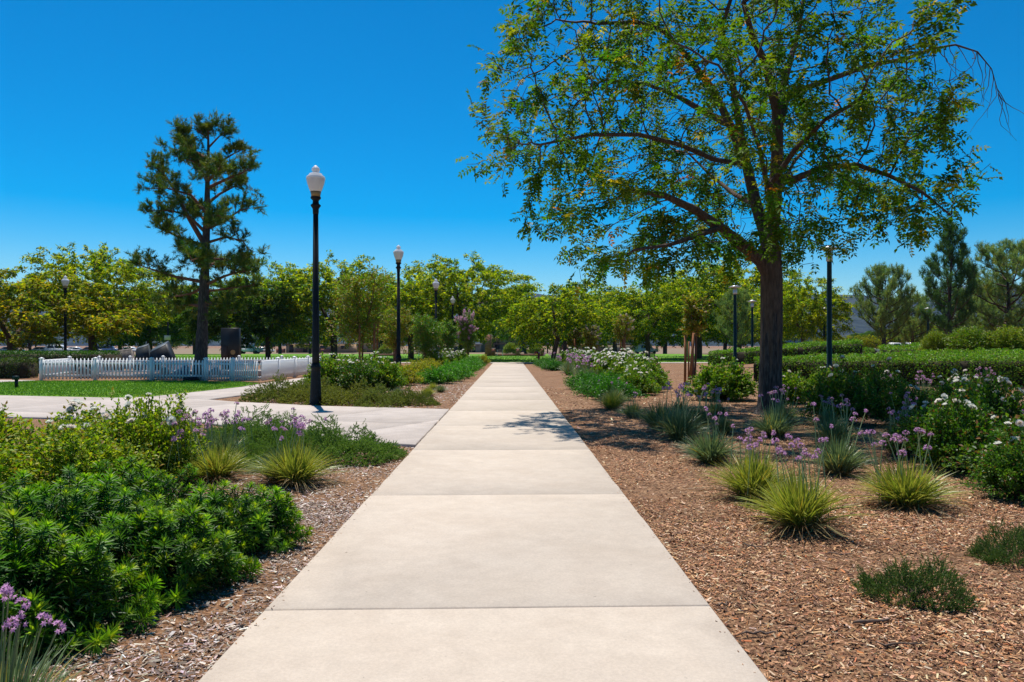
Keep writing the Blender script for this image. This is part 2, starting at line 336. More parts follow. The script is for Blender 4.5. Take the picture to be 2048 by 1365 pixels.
LN = [(-9.42, 28.3), (-9.36, 25.8), (-9.72, 23.3), (-10.1, 21.02), (-10.85, 20.62), (-14.6, 21.62), (-26, 22.4), (-30, 22.6), (-30, 28.3), (-19.7, 28.75), (-19.2, 30.1), (-15, 30.25), (-12.5, 30.0), (-10.6, 29.4)]
sheet('lawn', LN, 0.02, M_LAWN, 'bright green lawn in front of the picket fence')
sheet('far_lawn', [(-75, 63.6), (26, 63.6), (33, 150), (-62, 150), (-47, 70), (-75, 70)], 0.035, M_LAWN, 'broad green lawn beyond the end of the sidewalk', follow=True)
sheet('dry_field', [(-420, 151), (420, 151), (420, 460), (-420, 460)], 0.03, M_DRY, 'bare tan ground and parking lot in the distance', follow=True)
sheet('dry_strip', [(-110, 64), (-46, 64), (-62, 150.5), (-190, 150.5)], 0.045, M_DRY, 'bare tan strip of ground behind the fence', follow=True)
sheet('dry_strip', [(34, 66), (120, 66), (190, 150.5), (36, 150.5)], 0.02, M_DRY, 'bare tan strip of ground behind the right hedges', follow=True)
# turf blades on the near lawn and a ragged edge
def inpoly(x, y, poly):
    c = np.zeros(len(x), bool); n = len(poly)
    for k in range(n):
        x1, y1 = poly[k]; x2, y2 = poly[(k + 1) % n]
        c ^= ((y1 > y) != (y2 > y)) & (x < (x2 - x1) * (y - y1) / (y2 - y1 + 1e-12) + x1)
    return c
r = rng_(11); n = 60000
x = r.uniform(-30, -9.3, n); y = r.uniform(20.5, 30.3, n); k = inpoly(x, y, LN); x, y = x[k], y[k]; n = len(x)
mb = MB(); d = nrm(np.stack([r.normal(size=n) * 0.5, r.normal(size=n) * 0.5, np.ones(n)], 1))
leaves(mb, np.stack([x, y, np.full(n, 0.018)], 1), d, rdir(r, n), r.uniform(0.035, 0.07, n), 0.02, blend(r, n, (0.075, 0.22, 0.008), (0.18, 0.34, 0.015)))
tag(ob('lawn_grass', mb.mesh('lawn_grass', M_BLADE)), 'short mown grass blades of the lawn by the fence', 'grass', kind='stuff')
n = 24000; x = r.uniform(-45, 26, n); y = 63.6 + 36 * r.random(n) ** 1.6
mb = MB(); d = nrm(np.stack([r.normal(size=n) * 0.5, r.normal(size=n) * 0.5, np.ones(n)], 1))
leaves(mb, np.stack([x, y, np.full(n, 0.034)], 1), d, rdir(r, n), r.uniform(0.06, 0.12, n), 0.07, blend(r, n, (0.06, 0.19, 0.008), (0.16, 0.29, 0.015)))
tag(ob('far_lawn_grass', mb.mesh('far_lawn_grass', M_BLADE)), 'short mown grass of the far lawn', 'grass', kind='stuff')

# ---- hills far away
def ridge(name, label, prof, d, depth):
    """prof: [(px, py of the crest)]; a slope that rises to that crest, with gullies"""
    px = np.array([p[0] for p in prof], float); py = np.array([p[1] for p in prof], float)
    xx = np.linspace(px[0], px[-1], 160); cz = HC + (VY - np.interp(xx, px, py)) / F * d
    X = (xx - VX) / F * d; rows = 26; V = []
    for q in range(rows):
        t = q / (rows - 1); s = math.sin(t * math.pi / 2) if t < 0.75 else math.sin(0.75 * math.pi / 2) + (t - 0.75) * 0.3
        for a, b in zip(X, cz):
            w = mnoise.noise(Vector((a * 0.006, t * 3, 1.0))) * 0.16 * math.sin(t * math.pi) + mnoise.noise(Vector((a * 0.02, t * 7, 5.0))) * 0.05 * math.sin(min(1, t * 1.05) * math.pi)
            V.append((a * (1 + (t - 1) * 0.12), d - depth * (1 - t), max(-2, b * (s + w)) if t < 1 else b))
    m = len(X); i = (np.arange(rows - 1)[:, None] * m + np.arange(m - 1)[None]).ravel()
    mb = MB(); mb.add(V, [np.stack([i, i + 1, i + m + 1, i + m], 1)])
    tag(ob(name, mb.mesh(name, M_HILL, True)), label, kind='structure')
ridge('hills', 'hazy blue hills above the trees on the left and centre', [(-500, 640), (0, 620), (200, 600), (290, 592), (360, 583), (420, 592), (500, 606), (650, 600), (800, 590), (950, 588), (1035, 584), (1090, 590), (1180, 594), (1300, 588), (1400, 596), (1560, 590), (1700, 600)], 2900, 900)
ridge('hills', 'hazy blue hills rising behind the pines on the right', [(1500, 600), (1620, 590), (1665, 589), (1700, 594), (1760, 600), (1810, 607), (1830, 600), (1870, 585), (1930, 572), (2000, 578), (2100, 560), (2400, 600), (2700, 640)], 2300, 800)
# ================================================================== plants: generators
def colonize(pts, par, attr, step, di, dk, iters, r):
    cap = 30000; X = np.zeros((cap, 3)); X[:len(pts)] = pts; n = len(pts); par = list(par)
    D = np.linalg.norm(attr[:, None] - X[None, :n], axis=2); ni = D.argmin(1); nd = D.min(1); alive = nd > dk
    for it in range(iters):
        act = alive & (nd < di)
        if not act.any(): break
        u, inv = np.unique(ni[act], return_inverse=True)
        acc = np.zeros((len(u), 3)); np.add.at(acc, inv, nrm(attr[act] - X[ni[act]]))
        new = X[u] + nrm(nrm(acc) + r.normal(size=acc.shape) * 0.22) * step
        dd = np.linalg.norm(new[:, None] - X[None, max(0, n - 4000):n], axis=2).min(1); ok = dd > 0.35 * step
        if not ok.any(): 
            alive &= ~act; continue
        new = new[ok]; u = u[ok]; m = len(new)
        if n + m >= cap: break
        X[n:n + m] = new; par += list(u)
        D = np.linalg.norm(attr[:, None] - new[None], axis=2); j = D.argmin(1); dm = D[np.arange(len(attr)), j]
        b = dm < nd; nd[b] = dm[b]; ni[b] = n + j[b]; alive &= nd > dk; n += m
    return X[:n], np.array(par)
def skeleton(X, par, r_tip, r_root):
    n = len(X); tips = np.zeros(n); ch = [[] for _ in range(n)]
    for q in range(n):
        if par[q] >= 0: ch[par[q]].append(q)
    order = []; st = [0]
    while st: q = st.pop(); order.append(q); st += ch[q]
    for q in reversed(order): tips[q] = 1 if not ch[q] else sum(tips[c] for c in ch[q])
    ex = math.log(max(tips[0], 2)) / math.log(r_root / r_tip)
    return tips, r_tip * tips ** (1 / ex), ch
def limbs(X, par, tips, rad, ch, thr, kbig=8, ksm=4, flare=None, minr=0.0):
    """two meshes: wood thicker than thr (trunk) and thinner (branches)"""
    big, small = MB(), MB(); starts = [(0, None)]
    while starts:
        q, pa = starts.pop(); c = [q]
        while ch[c[-1]]:
            k = sorted(ch[c[-1]], key=lambda a: -tips[a]); 
            for o in k[1:]: starts.append((o, c[-1]))
            c.append(k[0])
        pts = X[c]; rr = rad[c]
        if pa is not None: pts = np.concatenate([X[pa][None], pts]); rr = np.concatenate([[rr[0]], rr])
        if len(pts) < 2 or rr.max() < minr: continue
        isb = rr > thr; m = int(isb.sum())
        if m >= 2: tube(big, pts[:m], rr[:m], kbig)
        if m < len(pts):
            s = max(0, m - 1)
            if len(pts) - s >= 2: tube(small, pts[s:], rr[s:], ksm)
    return big, small

def bush(r, rx, ry, h, ns, per, L, Wd, cols, w=None, mat=None, t0=0.35, young=None, six=False, low=0.15, rough=0.14, stemcol=(0.06, 0.05, 0.025), stems=True, jit=0.035, flat=0.0, spike=0.0):
    """shoots fan out from the foot to a lumpy dome; leaves ride on their outer part"""
    th = r.uniform(0, 2 * math.pi, ns); cz = low + (1 - low) * r.random(ns) ** 0.75
    sr = np.sqrt(np.maximum(0, 1 - (cz - 0.0) ** 2)); sr = np.maximum(sr, 0.15 * r.random(ns))
    lump = np.array([mnoise.noise(Vector((math.cos(a) * 1.7, math.sin(a) * 1.7, c * 2.2 + rx * 3))) for a, c in zip(th, cz)])
    q = 1 + rough * 1.9 * lump + rough * 0.6 * r.normal(size=ns)
    end = np.stack([rx * sr * np.cos(th) * q, ry * sr * np.sin(th) * q, h * np.maximum(0.06, cz * q * (1 - flat * 0.3))], 1)
    if spike:
        k = r.random(ns) < 0.06; end[k, 2] += h * spike * r.random(k.sum())
    st = end * A(0.18, 0.18, 0.0) + A(0, 0, 0.02); mid = (st + end) / 2 + A(0, 0, 1) * (0.12 * h) * r.random((ns, 1))
    mbs, mbl = MB(), MB()
    def bez(t): t = t[:, None]; return lambda k: (1 - t) ** 2 * st[k] + 2 * t * (1 - t) * mid[k] + t ** 2 * end[k]
    if stems:
        for k in range(0, ns, max(1, ns // 110)):
            tt = np.linspace(0, 1, 5)[:, None]; pts = (1 - tt) ** 2 * st[k] + 2 * tt * (1 - tt) * mid[k] + tt ** 2 * end[k]
            tube(mbs, pts, np.linspace(0.010, 0.003, 5) * (0.6 + h * 0.5), 3, stemcol)
    N = ns * per; ks = np.repeat(np.arange(ns), per); t = 1 - (1 - t0) * r.random(N) ** 1.5
    pos = bez(t)(ks) + r.normal(size=(N, 3)) * jit
    pos[:, 2] = np.maximum(pos[:, 2], 0.015)
    out = nrm(pos * A(1 / rx, 1 / ry, 0.9 / h) + A(0, 0, 0.1)); tan = nrm(end[ks] - mid[ks])
    d = nrm(out * 0.5 + tan * 0.5 + rdir(r, N) * 0.85 + A(0, 0, -0.1)); nor = nrm(out * 0.55 + rdir(r, N) * 0.6 + A(0, 0, 0.55))
    c = pick(r, N, cols, w)
    if young is not None:
        k = (t > 0.93) & (r.random(N) < 0.16); c[k] = pick(r, int(k.sum()), [young])
    leaves(mbl, pos, d, nor, L * r.uniform(0.7, 1.25, N), Wd * r.uniform(0.75, 1.2, N), c, six)
    o = np.argsort(-end[:, 2] + r.random(ns) * h * 0.9)
    return dict(leaf=mbl.mesh('foliage', mat or M_LEAF), stem=mbs.mesh('stems', M_STEM) if stems else None, tips=end[o], up=nrm(end[o] * A(1 / rx, 1 / ry, 1.0 / h)))

# ---- flowers
def rose_mesh(r, col=(0.80, 0.80, 0.74), heart=(0.75, 0.68, 0.42)):
    mb = MB(); PV = A([0, 0, 0], [0.45, 0.4, 0.10], [0.42, 0.85, 0.34], [0, 1.0, 0.36], [-0.42, 0.85, 0.34], [-0.45, 0.4, 0.10]); PF = [A([0, 1, 2, 3], [0, 3, 4, 5]).astype(int)]
    for ring, (cnt, tilt, L) in enumerate(((6, 0.15, 1.0), (6, 0.55, 0.92), (5, 0.95, 0.8), (4, 1.25, 0.66))):
        a = np.arange(cnt) * 2 * math.pi / cnt + ring * 0.6 + r.normal(size=cnt) * 0.15; tl = tilt + r.normal(size=cnt) * 0.12
        d = np.stack([np.cos(a) * np.cos(tl), np.sin(a) * np.cos(tl), np.sin(tl)], 1); n = np.stack([-np.cos(a) * np.sin(tl), -np.sin(a) * np.sin(tl), np.cos(tl)], 1)
        c = np.tile(np.array(col if ring < 2 else np.array(col) * 0.6 + np.array(heart) * 0.4), (cnt, 1)) * (1 + r.normal(size=(cnt, 1)) * 0.03)
        scat(mb, PV, PF, d * 0.05, frames(d, n), np.full(cnt, L), np.clip(c, 0, 0.9))
    lathe(mb, [(0.02, -0.25), (0.12, -0.1), (0.16, 0.02), (0.05, 0.1)], 6, col=(0.08, 0.16, 0.03))
    return mb.mesh('rose_bloom', M_PETAL)
r = rng_(21)
ROSES = [rose_mesh(r), rose_mesh(r), rose_mesh(r, (0.82, 0.76, 0.70), (0.8, 0.6, 0.35))]
def umbel_mesh(r, fade=0.0):
    """head of small starry lilac flowers on short stalks"""
    mb = MB(); n = 10; a = r.uniform(0, 6.28, n); el = r.uniform(-0.5, 1.4, n); d = np.stack([np.cos(a) * np.cos(el), np.sin(a) * np.cos(el), np.sin(el)], 1)
    tip = d * r.uniform(0.6, 1.0, (n, 1)) + A(0, 0, 0.1)
    for k in range(n):
        tube(mb, [A(0, 0, 0), tip[k] * 0.75], 0.03, 3, (0.20, 0.16, 0.12))
        m = 6; b = np.arange(m) * math.pi / 3; u = np.cross(d[k], A(0.2, 0.3, 0.93)); u /= np.linalg.norm(u); w = np.cross(d[k], u)
        pd = nrm(np.cos(b)[:, None] * u + np.sin(b)[:, None] * w + d[k] * 0.7)
        c = blend(r, m, (0.56, 0.25, 0.55), (0.78, 0.50, 0.72)) if r.random() > fade else blend(r, m, (0.42, 0.25, 0.30), (0.5, 0.36, 0.32))
        leaves(mb, np.tile(tip[k] * 0.72, (m, 1)), pd, np.tile(d[k], (m, 1)), 0.52, 0.2, c)
    return mb.mesh('flower_head', M_PETAL)
UMB = [umbel_mesh(r, 0.1), umbel_mesh(r, 0.2), umbel_mesh(r, 0.45)]

# ---- strappy garlic tuft
BT = np.linspace(0, 1, 6)
def tuft_mesh(r, n=900, h=0.50, spread=0.42, tone=0, dry=0.13):
    """curved tapering blades; tone 0 yellow green, 1 blue green"""
    mb = MB(); lean = r.random(n) ** 0.85; a = r.uniform(0, 2 * math.pi, n); L = h * r.uniform(0.7, 1.18, n)
    base = np.stack([np.cos(a), np.sin(a)], 1) * (0.10 * r.random((n, 1)) ** 0.6) * (spread / 0.36)
    rad = np.stack([np.cos(a + r.normal(size=n) * 0.5), np.sin(a + r.normal(size=n) * 0.5)], 1)
    isd = r.random(n) < dry; lean = np.where(isd, 0.75 + 0.6 * r.random(n), lean); L = np.where(isd, L * 0.75, L)
    t = BT[None, :, None]; reach = (lean * spread * 1.15)[:, None, None]
    xy = base[:, None] + rad[:, None] * reach * (0.55 * t + 0.45 * t ** 2.2)
    dr = (lean ** 2 * 0.45)[:, None, None] + np.where(isd, 0.42, 0.0)[:, None, None]
    z = L[:, None, None] * (t * (1 - 0.28 * lean[:, None, None]) - dr * t ** 2.6 * 0.75); z = np.maximum(z, 0.008)
    C = np.concatenate([xy, z], 2); side = np.stack([-rad[:, 1], rad[:, 0], np.zeros(n)], 1); side = nrm(side + r.normal(size=(n, 3)) * 0.45)
    wd = (np.array([0.85, 1.0, 0.95, 0.8, 0.55, 0.06])[None] * (0.0052 * r.uniform(0.7, 1.35, (n, 1))))
    Lf = C - side[:, None] * wd[..., None]; Rt = C + side[:, None] * wd[..., None]
    V = np.stack([Lf, Rt], 2).reshape(-1, 3); m = 6
    o = (np.arange(n) * m * 2)[:, None, None]; s = (np.arange(m - 1) * 2)[None, :, None]
    f = (o + s + np.array([0, 1, 3, 2])[None, None]).reshape(-1, 4)
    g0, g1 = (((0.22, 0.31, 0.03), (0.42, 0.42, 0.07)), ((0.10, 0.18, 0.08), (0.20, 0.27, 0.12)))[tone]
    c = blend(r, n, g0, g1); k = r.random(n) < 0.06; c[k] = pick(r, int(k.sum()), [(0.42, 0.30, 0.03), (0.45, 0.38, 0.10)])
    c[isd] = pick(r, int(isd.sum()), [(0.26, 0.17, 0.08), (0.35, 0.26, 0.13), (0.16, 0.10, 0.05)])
    dryfoot = (0.30, 0.20, 0.09); tt = np.clip(BT * 3.2, 0, 1)[None, :, None]
    cc = c[:, None] * tt + np.array(dryfoot)[None, None] * 0.8 * (1 - tt)
    mb.add(V, [f], np.repeat(cc[:, :, None], 2, 2).reshape(-1, 3))
    return mb.mesh('blades', M_BLADE, True)
r = rng_(31)
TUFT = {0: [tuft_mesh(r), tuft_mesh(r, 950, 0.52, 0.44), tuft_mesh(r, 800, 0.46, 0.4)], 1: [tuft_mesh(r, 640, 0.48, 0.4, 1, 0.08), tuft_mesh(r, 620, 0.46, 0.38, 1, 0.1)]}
def scape_mesh(r, L):
    mb = MB(); t = np.linspace(0, 1, 6)[:, None]; d = A(r.normal() * 0.09, r.normal() * 0.09, 0)
    pts = d * t ** 1.5 + A(0, 0, L) * t; tube(mb, pts, np.linspace(0.0058, 0.004, 6), 4, (0.30, 0.38, 0.17)); return mb.mesh('flower_stem', M_STEM), pts[-1]
SCAPE = [scape_mesh(r, L) for L in (0.58, 0.66, 0.72, 0.78, 0.64, 0.7)]
def tuft(x, y, label, tone=0, sc=1.0, nf=8, group=None, seed=0, fs=0.045, rf=0.16, bias=(0, 0)):
    r = rng_(1000 + seed); z = float(gnd(x, y)) - 0.004
    t = thing('garlic_tuft', label, 'flower tuft', (x, y, z), r.uniform(0, 6.28), (sc * r.uniform(0.88, 1.1), sc * r.uniform(0.88, 1.1), sc * r.uniform(0.86, 1.06)), group); t.rotation_euler[0] = r.normal() * 0.05; t.rotation_euler[1] = r.normal() * 0.05
    v = TUFT[tone]; ob('blades', v[seed % len(v)], t)
    ca, sa = math.cos(-t.rotation_euler.z), math.sin(-t.rotation_euler.z)
    for k in range(nf):
        s, tip = SCAPE[r.integers(len(SCAPE))]; q = r.uniform(0.85, 1.12); rz = r.uniform(0, 6.28)
        bx, by = r.normal(size=2) * rf * 0.6 + np.array(bias); l = (bx * ca - by * sa, bx * sa + by * ca, 0)
        st = ob('flower_stem', s, t, l, (0, 0, rz), q)
        ob('flower_head', UMB[r.integers(3)], st, tip, (r.normal() * 0.2, r.normal() * 0.2, r.uniform(0, 6)), fs / q * r.uniform(0.8, 1.15))
    return t

# ---- whorled shrub
def whorl_mesh(r, n=38):
    mb = MB(); N = n; br = r.uniform(0.6, 1.15); yel = r.uniform(0.85, 1.25)
    t = np.arange(N) / N; a = np.arange(N) * 2.4 + r.normal(size=N) * 0.25; el = 1.25 - 1.35 * t ** 0.8 + r.normal(size=N) * 0.1
    d = np.stack([np.cos(a) * np.cos(el), np.sin(a) * np.cos(el), np.sin(el)], 1)
    pos = np.stack([np.zeros(N), np.zeros(N), 0.0 - 0.055 * t], 1); L = 0.030 + 0.042 * np.minimum(1, t * 2.2); L *= r.uniform(0.85, 1.15, N)
    n_ = np.stack([-np.cos(a) * np.sin(el), -np.sin(a) * np.sin(el), np.cos(el)], 1)
    c0, c1, c2 = A(0.44, 0.52, 0.03), A(0.14, 0.29, 0.016), A(0.055, 0.15, 0.018)
    q = np.clip(t * 4, 0, 1)[:, None]; c = c0 * (1 - q) + c1 * q; q = np.clip(t * 2 - 1, 0, 1)[:, None]; c = c * (1 - q) + c2 * q
    BV = A([-0.28, 0, 0], [0.28, 0, 0], [0.5, 0.5, 0.05], [-0.5, 0.5, 0.05], [0.34, 0.82, 0.0], [-0.34, 0.82, 0.0], [0, 1.0, -0.06], [0, 0.5, -0.05])
    scat(mb, BV, [A([0, 1, 2], [0, 2, 7], [0, 7, 3]).astype(int), A([7, 2, 4, 6], [7, 6, 5, 3]).astype(int)], pos, frames(d, n_), np.stack([np.full(N, 0.0105), L, L * 0.6], 1), np.clip(c * A(yel, 1, 1) * br * (1 + r.normal(size=(N, 1)) * 0.15), 0.004, 1))
    tube(mb, [A(0, 0, 0), A(0, 0, -0.07), A(0.004, 0, -0.15)], 0.0028, 3, (0.10, 0.12, 0.04))
    # older leaves further down the shoot
    m = 20; a = r.uniform(0, 6.28, m); el = r.uniform(-0.5, 0.35, m); d = np.stack([np.cos(a) * np.cos(el), np.sin(a) * np.cos(el), np.sin(el)], 1)
    scat(mb, BV, [A([0, 1, 2], [0, 2, 7], [0, 7, 3]).astype(int), A([7, 2, 4, 6], [7, 6, 5, 3]).astype(int)], np.stack([np.zeros(m), np.zeros(m), -0.05 - 0.09 * r.random(m)], 1), frames(d, np.tile(A(0, 0, 1.0), (m, 1))), np.stack([np.full(m, 0.010), r.uniform(0.05, 0.075, m), np.full(m, 0.04)], 1), pick(r, m, [(0.04, 0.12, 0.025), (0.055, 0.15, 0.025)]))
    return mb.mesh('leafy_shoot', M_LEAF_G)
r = rng_(41); WHORL = [whorl_mesh(r, int(r.integers(28, 44))) for _ in range(9)]
def whorl_shrub(x, y, rx, ry, h, n, label, seed, group):
    r = rng_(seed); t = thing('evergreen_shrub', label, 'shrub', (x, y, float(gnd(x, y)) - 0.01), 0, 1, group); mbs = MB(); mbl = MB()
    P_ = []; tries = 0
    while len(P_) < n and tries < n * 30:
        tries += 1; a = r.uniform(0, 6.28); c = r.random() ** 0.8; s = math.sqrt(1 - c * c); b = 0.82 + 0.5 * mnoise.noise(Vector((math.cos(a) * 1.6 + seed, math.sin(a) * 1.6, c * 2)))+ 0.10 * r.random()
        p = A(rx * s * math.cos(a) * b, ry * s * math.sin(a) * b, max(0.09, h * c * b))
        if all(np.sum((p - q) ** 2) > 0.062 ** 2 for q in P_): P_.append(p)
    for p in P_:
        o = nrm(p / A(rx, ry, h * 0.8) + A(0, 0, 0.35) + r.normal(size=3) * 0.22); v = Vector(o).to_track_quat('Z', 'X').to_euler()
        ob('leafy_shoot', WHORL[r.integers(9)], t, p, (v.x, v.y, v.z), r.uniform(0.68, 1.25))
        tube(mbs, [A(p[0] * 0.15, p[1] * 0.15, 0.02), p * A(0.65, 0.65, 0.55), p - o * 0.05], A(0.009, 0.006, 0.003), 3, (0.09, 0.06, 0.035))
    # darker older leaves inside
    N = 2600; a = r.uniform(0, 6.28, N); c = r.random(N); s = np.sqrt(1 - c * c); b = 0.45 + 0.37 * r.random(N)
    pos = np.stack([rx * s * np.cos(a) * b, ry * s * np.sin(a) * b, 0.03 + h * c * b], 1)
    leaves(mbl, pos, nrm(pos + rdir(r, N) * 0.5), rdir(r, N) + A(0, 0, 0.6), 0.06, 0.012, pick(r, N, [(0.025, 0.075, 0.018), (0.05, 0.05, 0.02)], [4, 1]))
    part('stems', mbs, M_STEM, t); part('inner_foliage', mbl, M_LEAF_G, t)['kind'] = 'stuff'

# ---- low needle-leaved groundcover
def needle_shoot(mb, r, base, d, L, n, col0, col1, nl=0.016, nw=0.0045):
    m = len(base); t = np.tile(np.linspace(0.1, 1, n), m); k = np.repeat(np.arange(m), n)
    pos = base[k] + d[k] * (L[k] * t)[:, None] - A(0, 0, 1) * (t ** 2 * L[k] * 0.1)[:, None]
    dd = nrm(d[k] * 0.75 + rdir(r, m * n) * 0.8); needles(mb, pos, dd, rdir(r, m * n), nl * r.uniform(0.7, 1.2, m * n), nw, blend(r, m * n, col0, col1))
def mound(r, rx, ry, h, ns, n, L, c0, c1, nl=0.016, nw=0.005, lift=0.5):
    mb = MB(); a = r.uniform(0, 6.28, ns); q = np.sqrt(r.random(ns)); lump = np.array([mnoise.noise(Vector((math.cos(b) * w * 2.4, math.sin(b) * w * 2.4, rx))) for b, w in zip(a, q)])
    edge = 1 + 0.22 * np.array([mnoise.noise(Vector((math.cos(b) * 2.2, math.sin(b) * 2.2, ry * 7))) for b in a])
    z = h * (1 - q ** 2.4) * (0.7 + 1.3 * lump) * r.uniform(0.45, 1, ns); z = np.maximum(z, 0.01)
    base = np.stack([rx * q * edge * np.cos(a), ry * q * edge * np.sin(a), z], 1)
    d = nrm(np.stack([np.cos(a) * q, np.sin(a) * q, np.full(ns, lift)], 1) + r.normal(size=(ns, 3)) * 0.45); d[:, 2] = np.abs(d[:, 2])
    needle_shoot(mb, r, base, d, L * r.uniform(0.6, 1.3, ns), n, c0, c1, nl, nw)
    return mb.mesh('foliage', M_NEEDLE)
# ================================================================== trees
def poly_nodes(nodes, par, start, pts, step):
    """adds a limb polyline (world points) as chained nodes; returns index of its last node"""
    last = start; cur = nodes[start]
    for p in pts:
        L = np.linalg.norm(p - cur); m = max(1, int(round(L / step)))
        for u in range(1, m + 1): nodes.append(cur + (p - cur) * u / m); par.append(last); last = len(nodes) - 1
        cur = p
    return last
def nearest(nodes, p): return int(np.argmin([np.sum((q - p) ** 2) for q in nodes]))
# ---- the big tree beside the path
r = rng_(7); D0 = 16.0; B0 = P(1540, 828, D0); B0[2] = 0.0
def Q(px, py, dd=0.0): return P(px, py, D0) + A((px - VX) / F * dd, dd, (VY - py) / F * dd)
nodes = [B0.copy()]; par = [-1]; RMIN = {}
end = poly_nodes(nodes, par, 0, [Q(1541, 760), Q(1543, 650), Q(1543, 560), Q(1541, 500), Q(1546, 440)], 0.3)
def limb(start_px, pts, r0=0.06, r1=0.02):
    s = nearest(nodes, Q(*start_px)); n0 = len(nodes); e = poly_nodes(nodes, par, s, [Q(*p) for p in pts], 0.3)
    for q in range(n0, len(nodes)): RMIN[q] = r0 + (r1 - r0) * (q - n0) / max(1, len(nodes) - n0)
    return e
limb((1543, 560), [(1522, 522, -.1), (1485, 490, -.3), (1440, 455, -.7), (1390, 420, -1.2), (1330, 392, -1.6), (1260, 380, -2.0)], 0.15, 0.03)
limb((1440, 455, -.7), [(1400, 470, -1.5), (1340, 490, -2.2), (1270, 500, -2.7)])
limb((1541, 500), [(1512, 410, .4), (1493, 330, .9), (1460, 250, 1.2), (1427, 182, 1.3), (1377, 116, 1.1), (1327, 62, .9), (1272, 44, .7), (1190, 48, .6)], 0.14, 0.03)
limb((1493, 330, .9), [(1475, 230, .2), (1460, 132, -.6), (1443, 55, -1.0), (1468, -20, -1.3)], 0.09, 0.03)
limb((1546, 440), [(1553, 350, .1), (1555, 270, 0), (1553, 220, 0), (1531, 127, -.5), (1504, 72, -1.0), (1487, 5, -1.4)], 0.15, 0.04)
limb((1553, 220, 0), [(1578, 130, .8), (1598, 60, 1.4), (1610, -30, 1.8)], 0.09, 0.03)
limb((1553, 350, .1), [(1581, 363, -.3), (1641, 336, -.8), (1713, 330, -1.2), (1779, 352, -1.4), (1845, 385, -1.5), (1900, 430, -1.5)], 0.075, 0.015)
limb((1555, 270, 0), [(1575, 190, .4), (1658, 160, .7), (1735, 132, .8), (1812, 118, .8), (1867, 97, .8)], 0.08, 0.035)
limb((1460, 250, 1.2), [(1410, 225, 1.8), (1350, 190, 2.2), (1290, 168, 2.5), (1215, 160, 2.6)], 0.085, 0.02)
limb((1546, 440), [(1535, 380, -1.2), (1520, 300, -2.4), (1490, 210, -3.2), (1450, 150, -3.8)])
limb((1535, 380, -1.2), [(1590, 300, -2.2), (1650, 240, -3.0), (1720, 200, -3.5)])
limb((1546, 440), [(1560, 380, 1.4), (1590, 320, 2.6), (1640, 270, 3.6)])
limb((1512, 410, .4), [(1470, 390, 1.6), (1420, 350, 2.8), (1370, 300, 3.6)])
limb((1493, 330, .9), [(1430, 320, -.4), (1360, 290, -1.4), (1280, 270, -2.0), (1180, 270, -2.2), (1080, 290, -2.2)])
main_n = len(nodes)
n = 9000; c = A(5.0, 16.0, 6.35); v = rdir(r, n) * (r.random((n, 1)) ** (1 / 2.4)); pts = c + v * A(5.75, 4.7, 4.5); pts[:, 0] -= np.maximum(0, pts[:, 0] - 7.5) * 0.22
keep = pts[:, 2] > 2.75 + 0.55 * np.clip((np.abs(pts[:, 0] - 3.0) / 4), 0, 2) * (pts[:, 0] > 3.0) + 0.35 * r.random(n)
# the crown hangs lower on the path side and is ragged
nz = np.array([mnoise.noise(Vector(p * 0.55)) + 0.5 * mnoise.noise(Vector(p * 1.3)) for p in pts]); keep &= nz > -0.10
keep &= ~((pts[:, 0] > 7.6) & (pts[:, 2] > 7.4) & (nz < 0.16))
keep &= pts[:, 0] < 0.615 * pts[:, 1]
attr = pts[keep][:2600]
extra = np.array([Q(*p) for p in ((948, 190, 0), (985, 180, 0), (960, 305, -1), (1000, 300, -1), (1155, 570, -1.5), (1170, 530, -1.5), (1045, 440, -1.5), (1050, 400, -1.3), (1120, 450, -1), (1240, 560, -.5), (1320, 560, -.5), (1730, 490, -1), (1700, 470, -1), (1650, 480, -1.2), (1640, 440, -1), (1950, 370, -1), (1985, 330, -1), (1960, 300, -.8), (1430, 570, 0), (1480, 530, .5), (1600, 420, -.5), (1620, 470, -.7))])
attr = np.concatenate([attr, extra, extra + r.normal(size=extra.shape) * 0.2])
X, pr = colonize(np.array(nodes), par, attr, 0.2, 3.2, 0.3, 120, r)
tips, rad, ch = skeleton(X, pr, 0.0055, 0.23)
for q, v in RMIN.items(): rad[q] = max(rad[q] * 0.8, v)
# trunk keeps its girth up to the fork
big, small = limbs(X, pr, tips, rad, ch, 0.035, 9, 4)
tree = thing('shade_tree', 'tall spreading shade tree with dark furrowed trunk beside the path', 'tree', B0); inv = -B0
trunk = MB(); tz = [0, 0.05, 0.12, 0.25, 0.5, 0.9, 1.4, 1.9, 2.3, 2.7, 3.0, 3.25]; tr = [0.36, 0.315, 0.285, 0.262, 0.245, 0.232, 0.224, 0.22, 0.215, 0.205, 0.185, 0.16]
k = 40; a = np.arange(k) * 2 * math.pi / k; V = []
zz = np.linspace(0, 3.25, 70)
for z in zz:
    rr = np.interp(z, tz, tr); cx = np.interp(HC + z * 0 + z, [0, 4.7], [0, 0]); ax = np.interp(z, [0, 0.72, 1.9, 2.86, 3.4], [0, (Q(1541, 760) - B0)[0], (Q(1543, 650) - B0)[0], (Q(1543, 560) - B0)[0], (Q(1541, 500) - B0)[0]])
    f = np.array([mnoise.noise(Vector((math.cos(b) * 3.4, math.sin(b) * 3.4, z * 0.75))) * 0.6 + mnoise.noise(Vector((math.cos(b) * 8, math.sin(b) * 8, z * 1.9))) * 0.55 for b in a])
    rr = rr * (1 + 0.085 * f); V.append(np.stack([ax + rr * np.cos(a), rr * np.sin(a), np.full(k, z - 0.02)], 1))
i = np.arange(len(zz) - 1)[:, None] * k; j = np.arange(k)[None]; j2 = (j + 1) % k
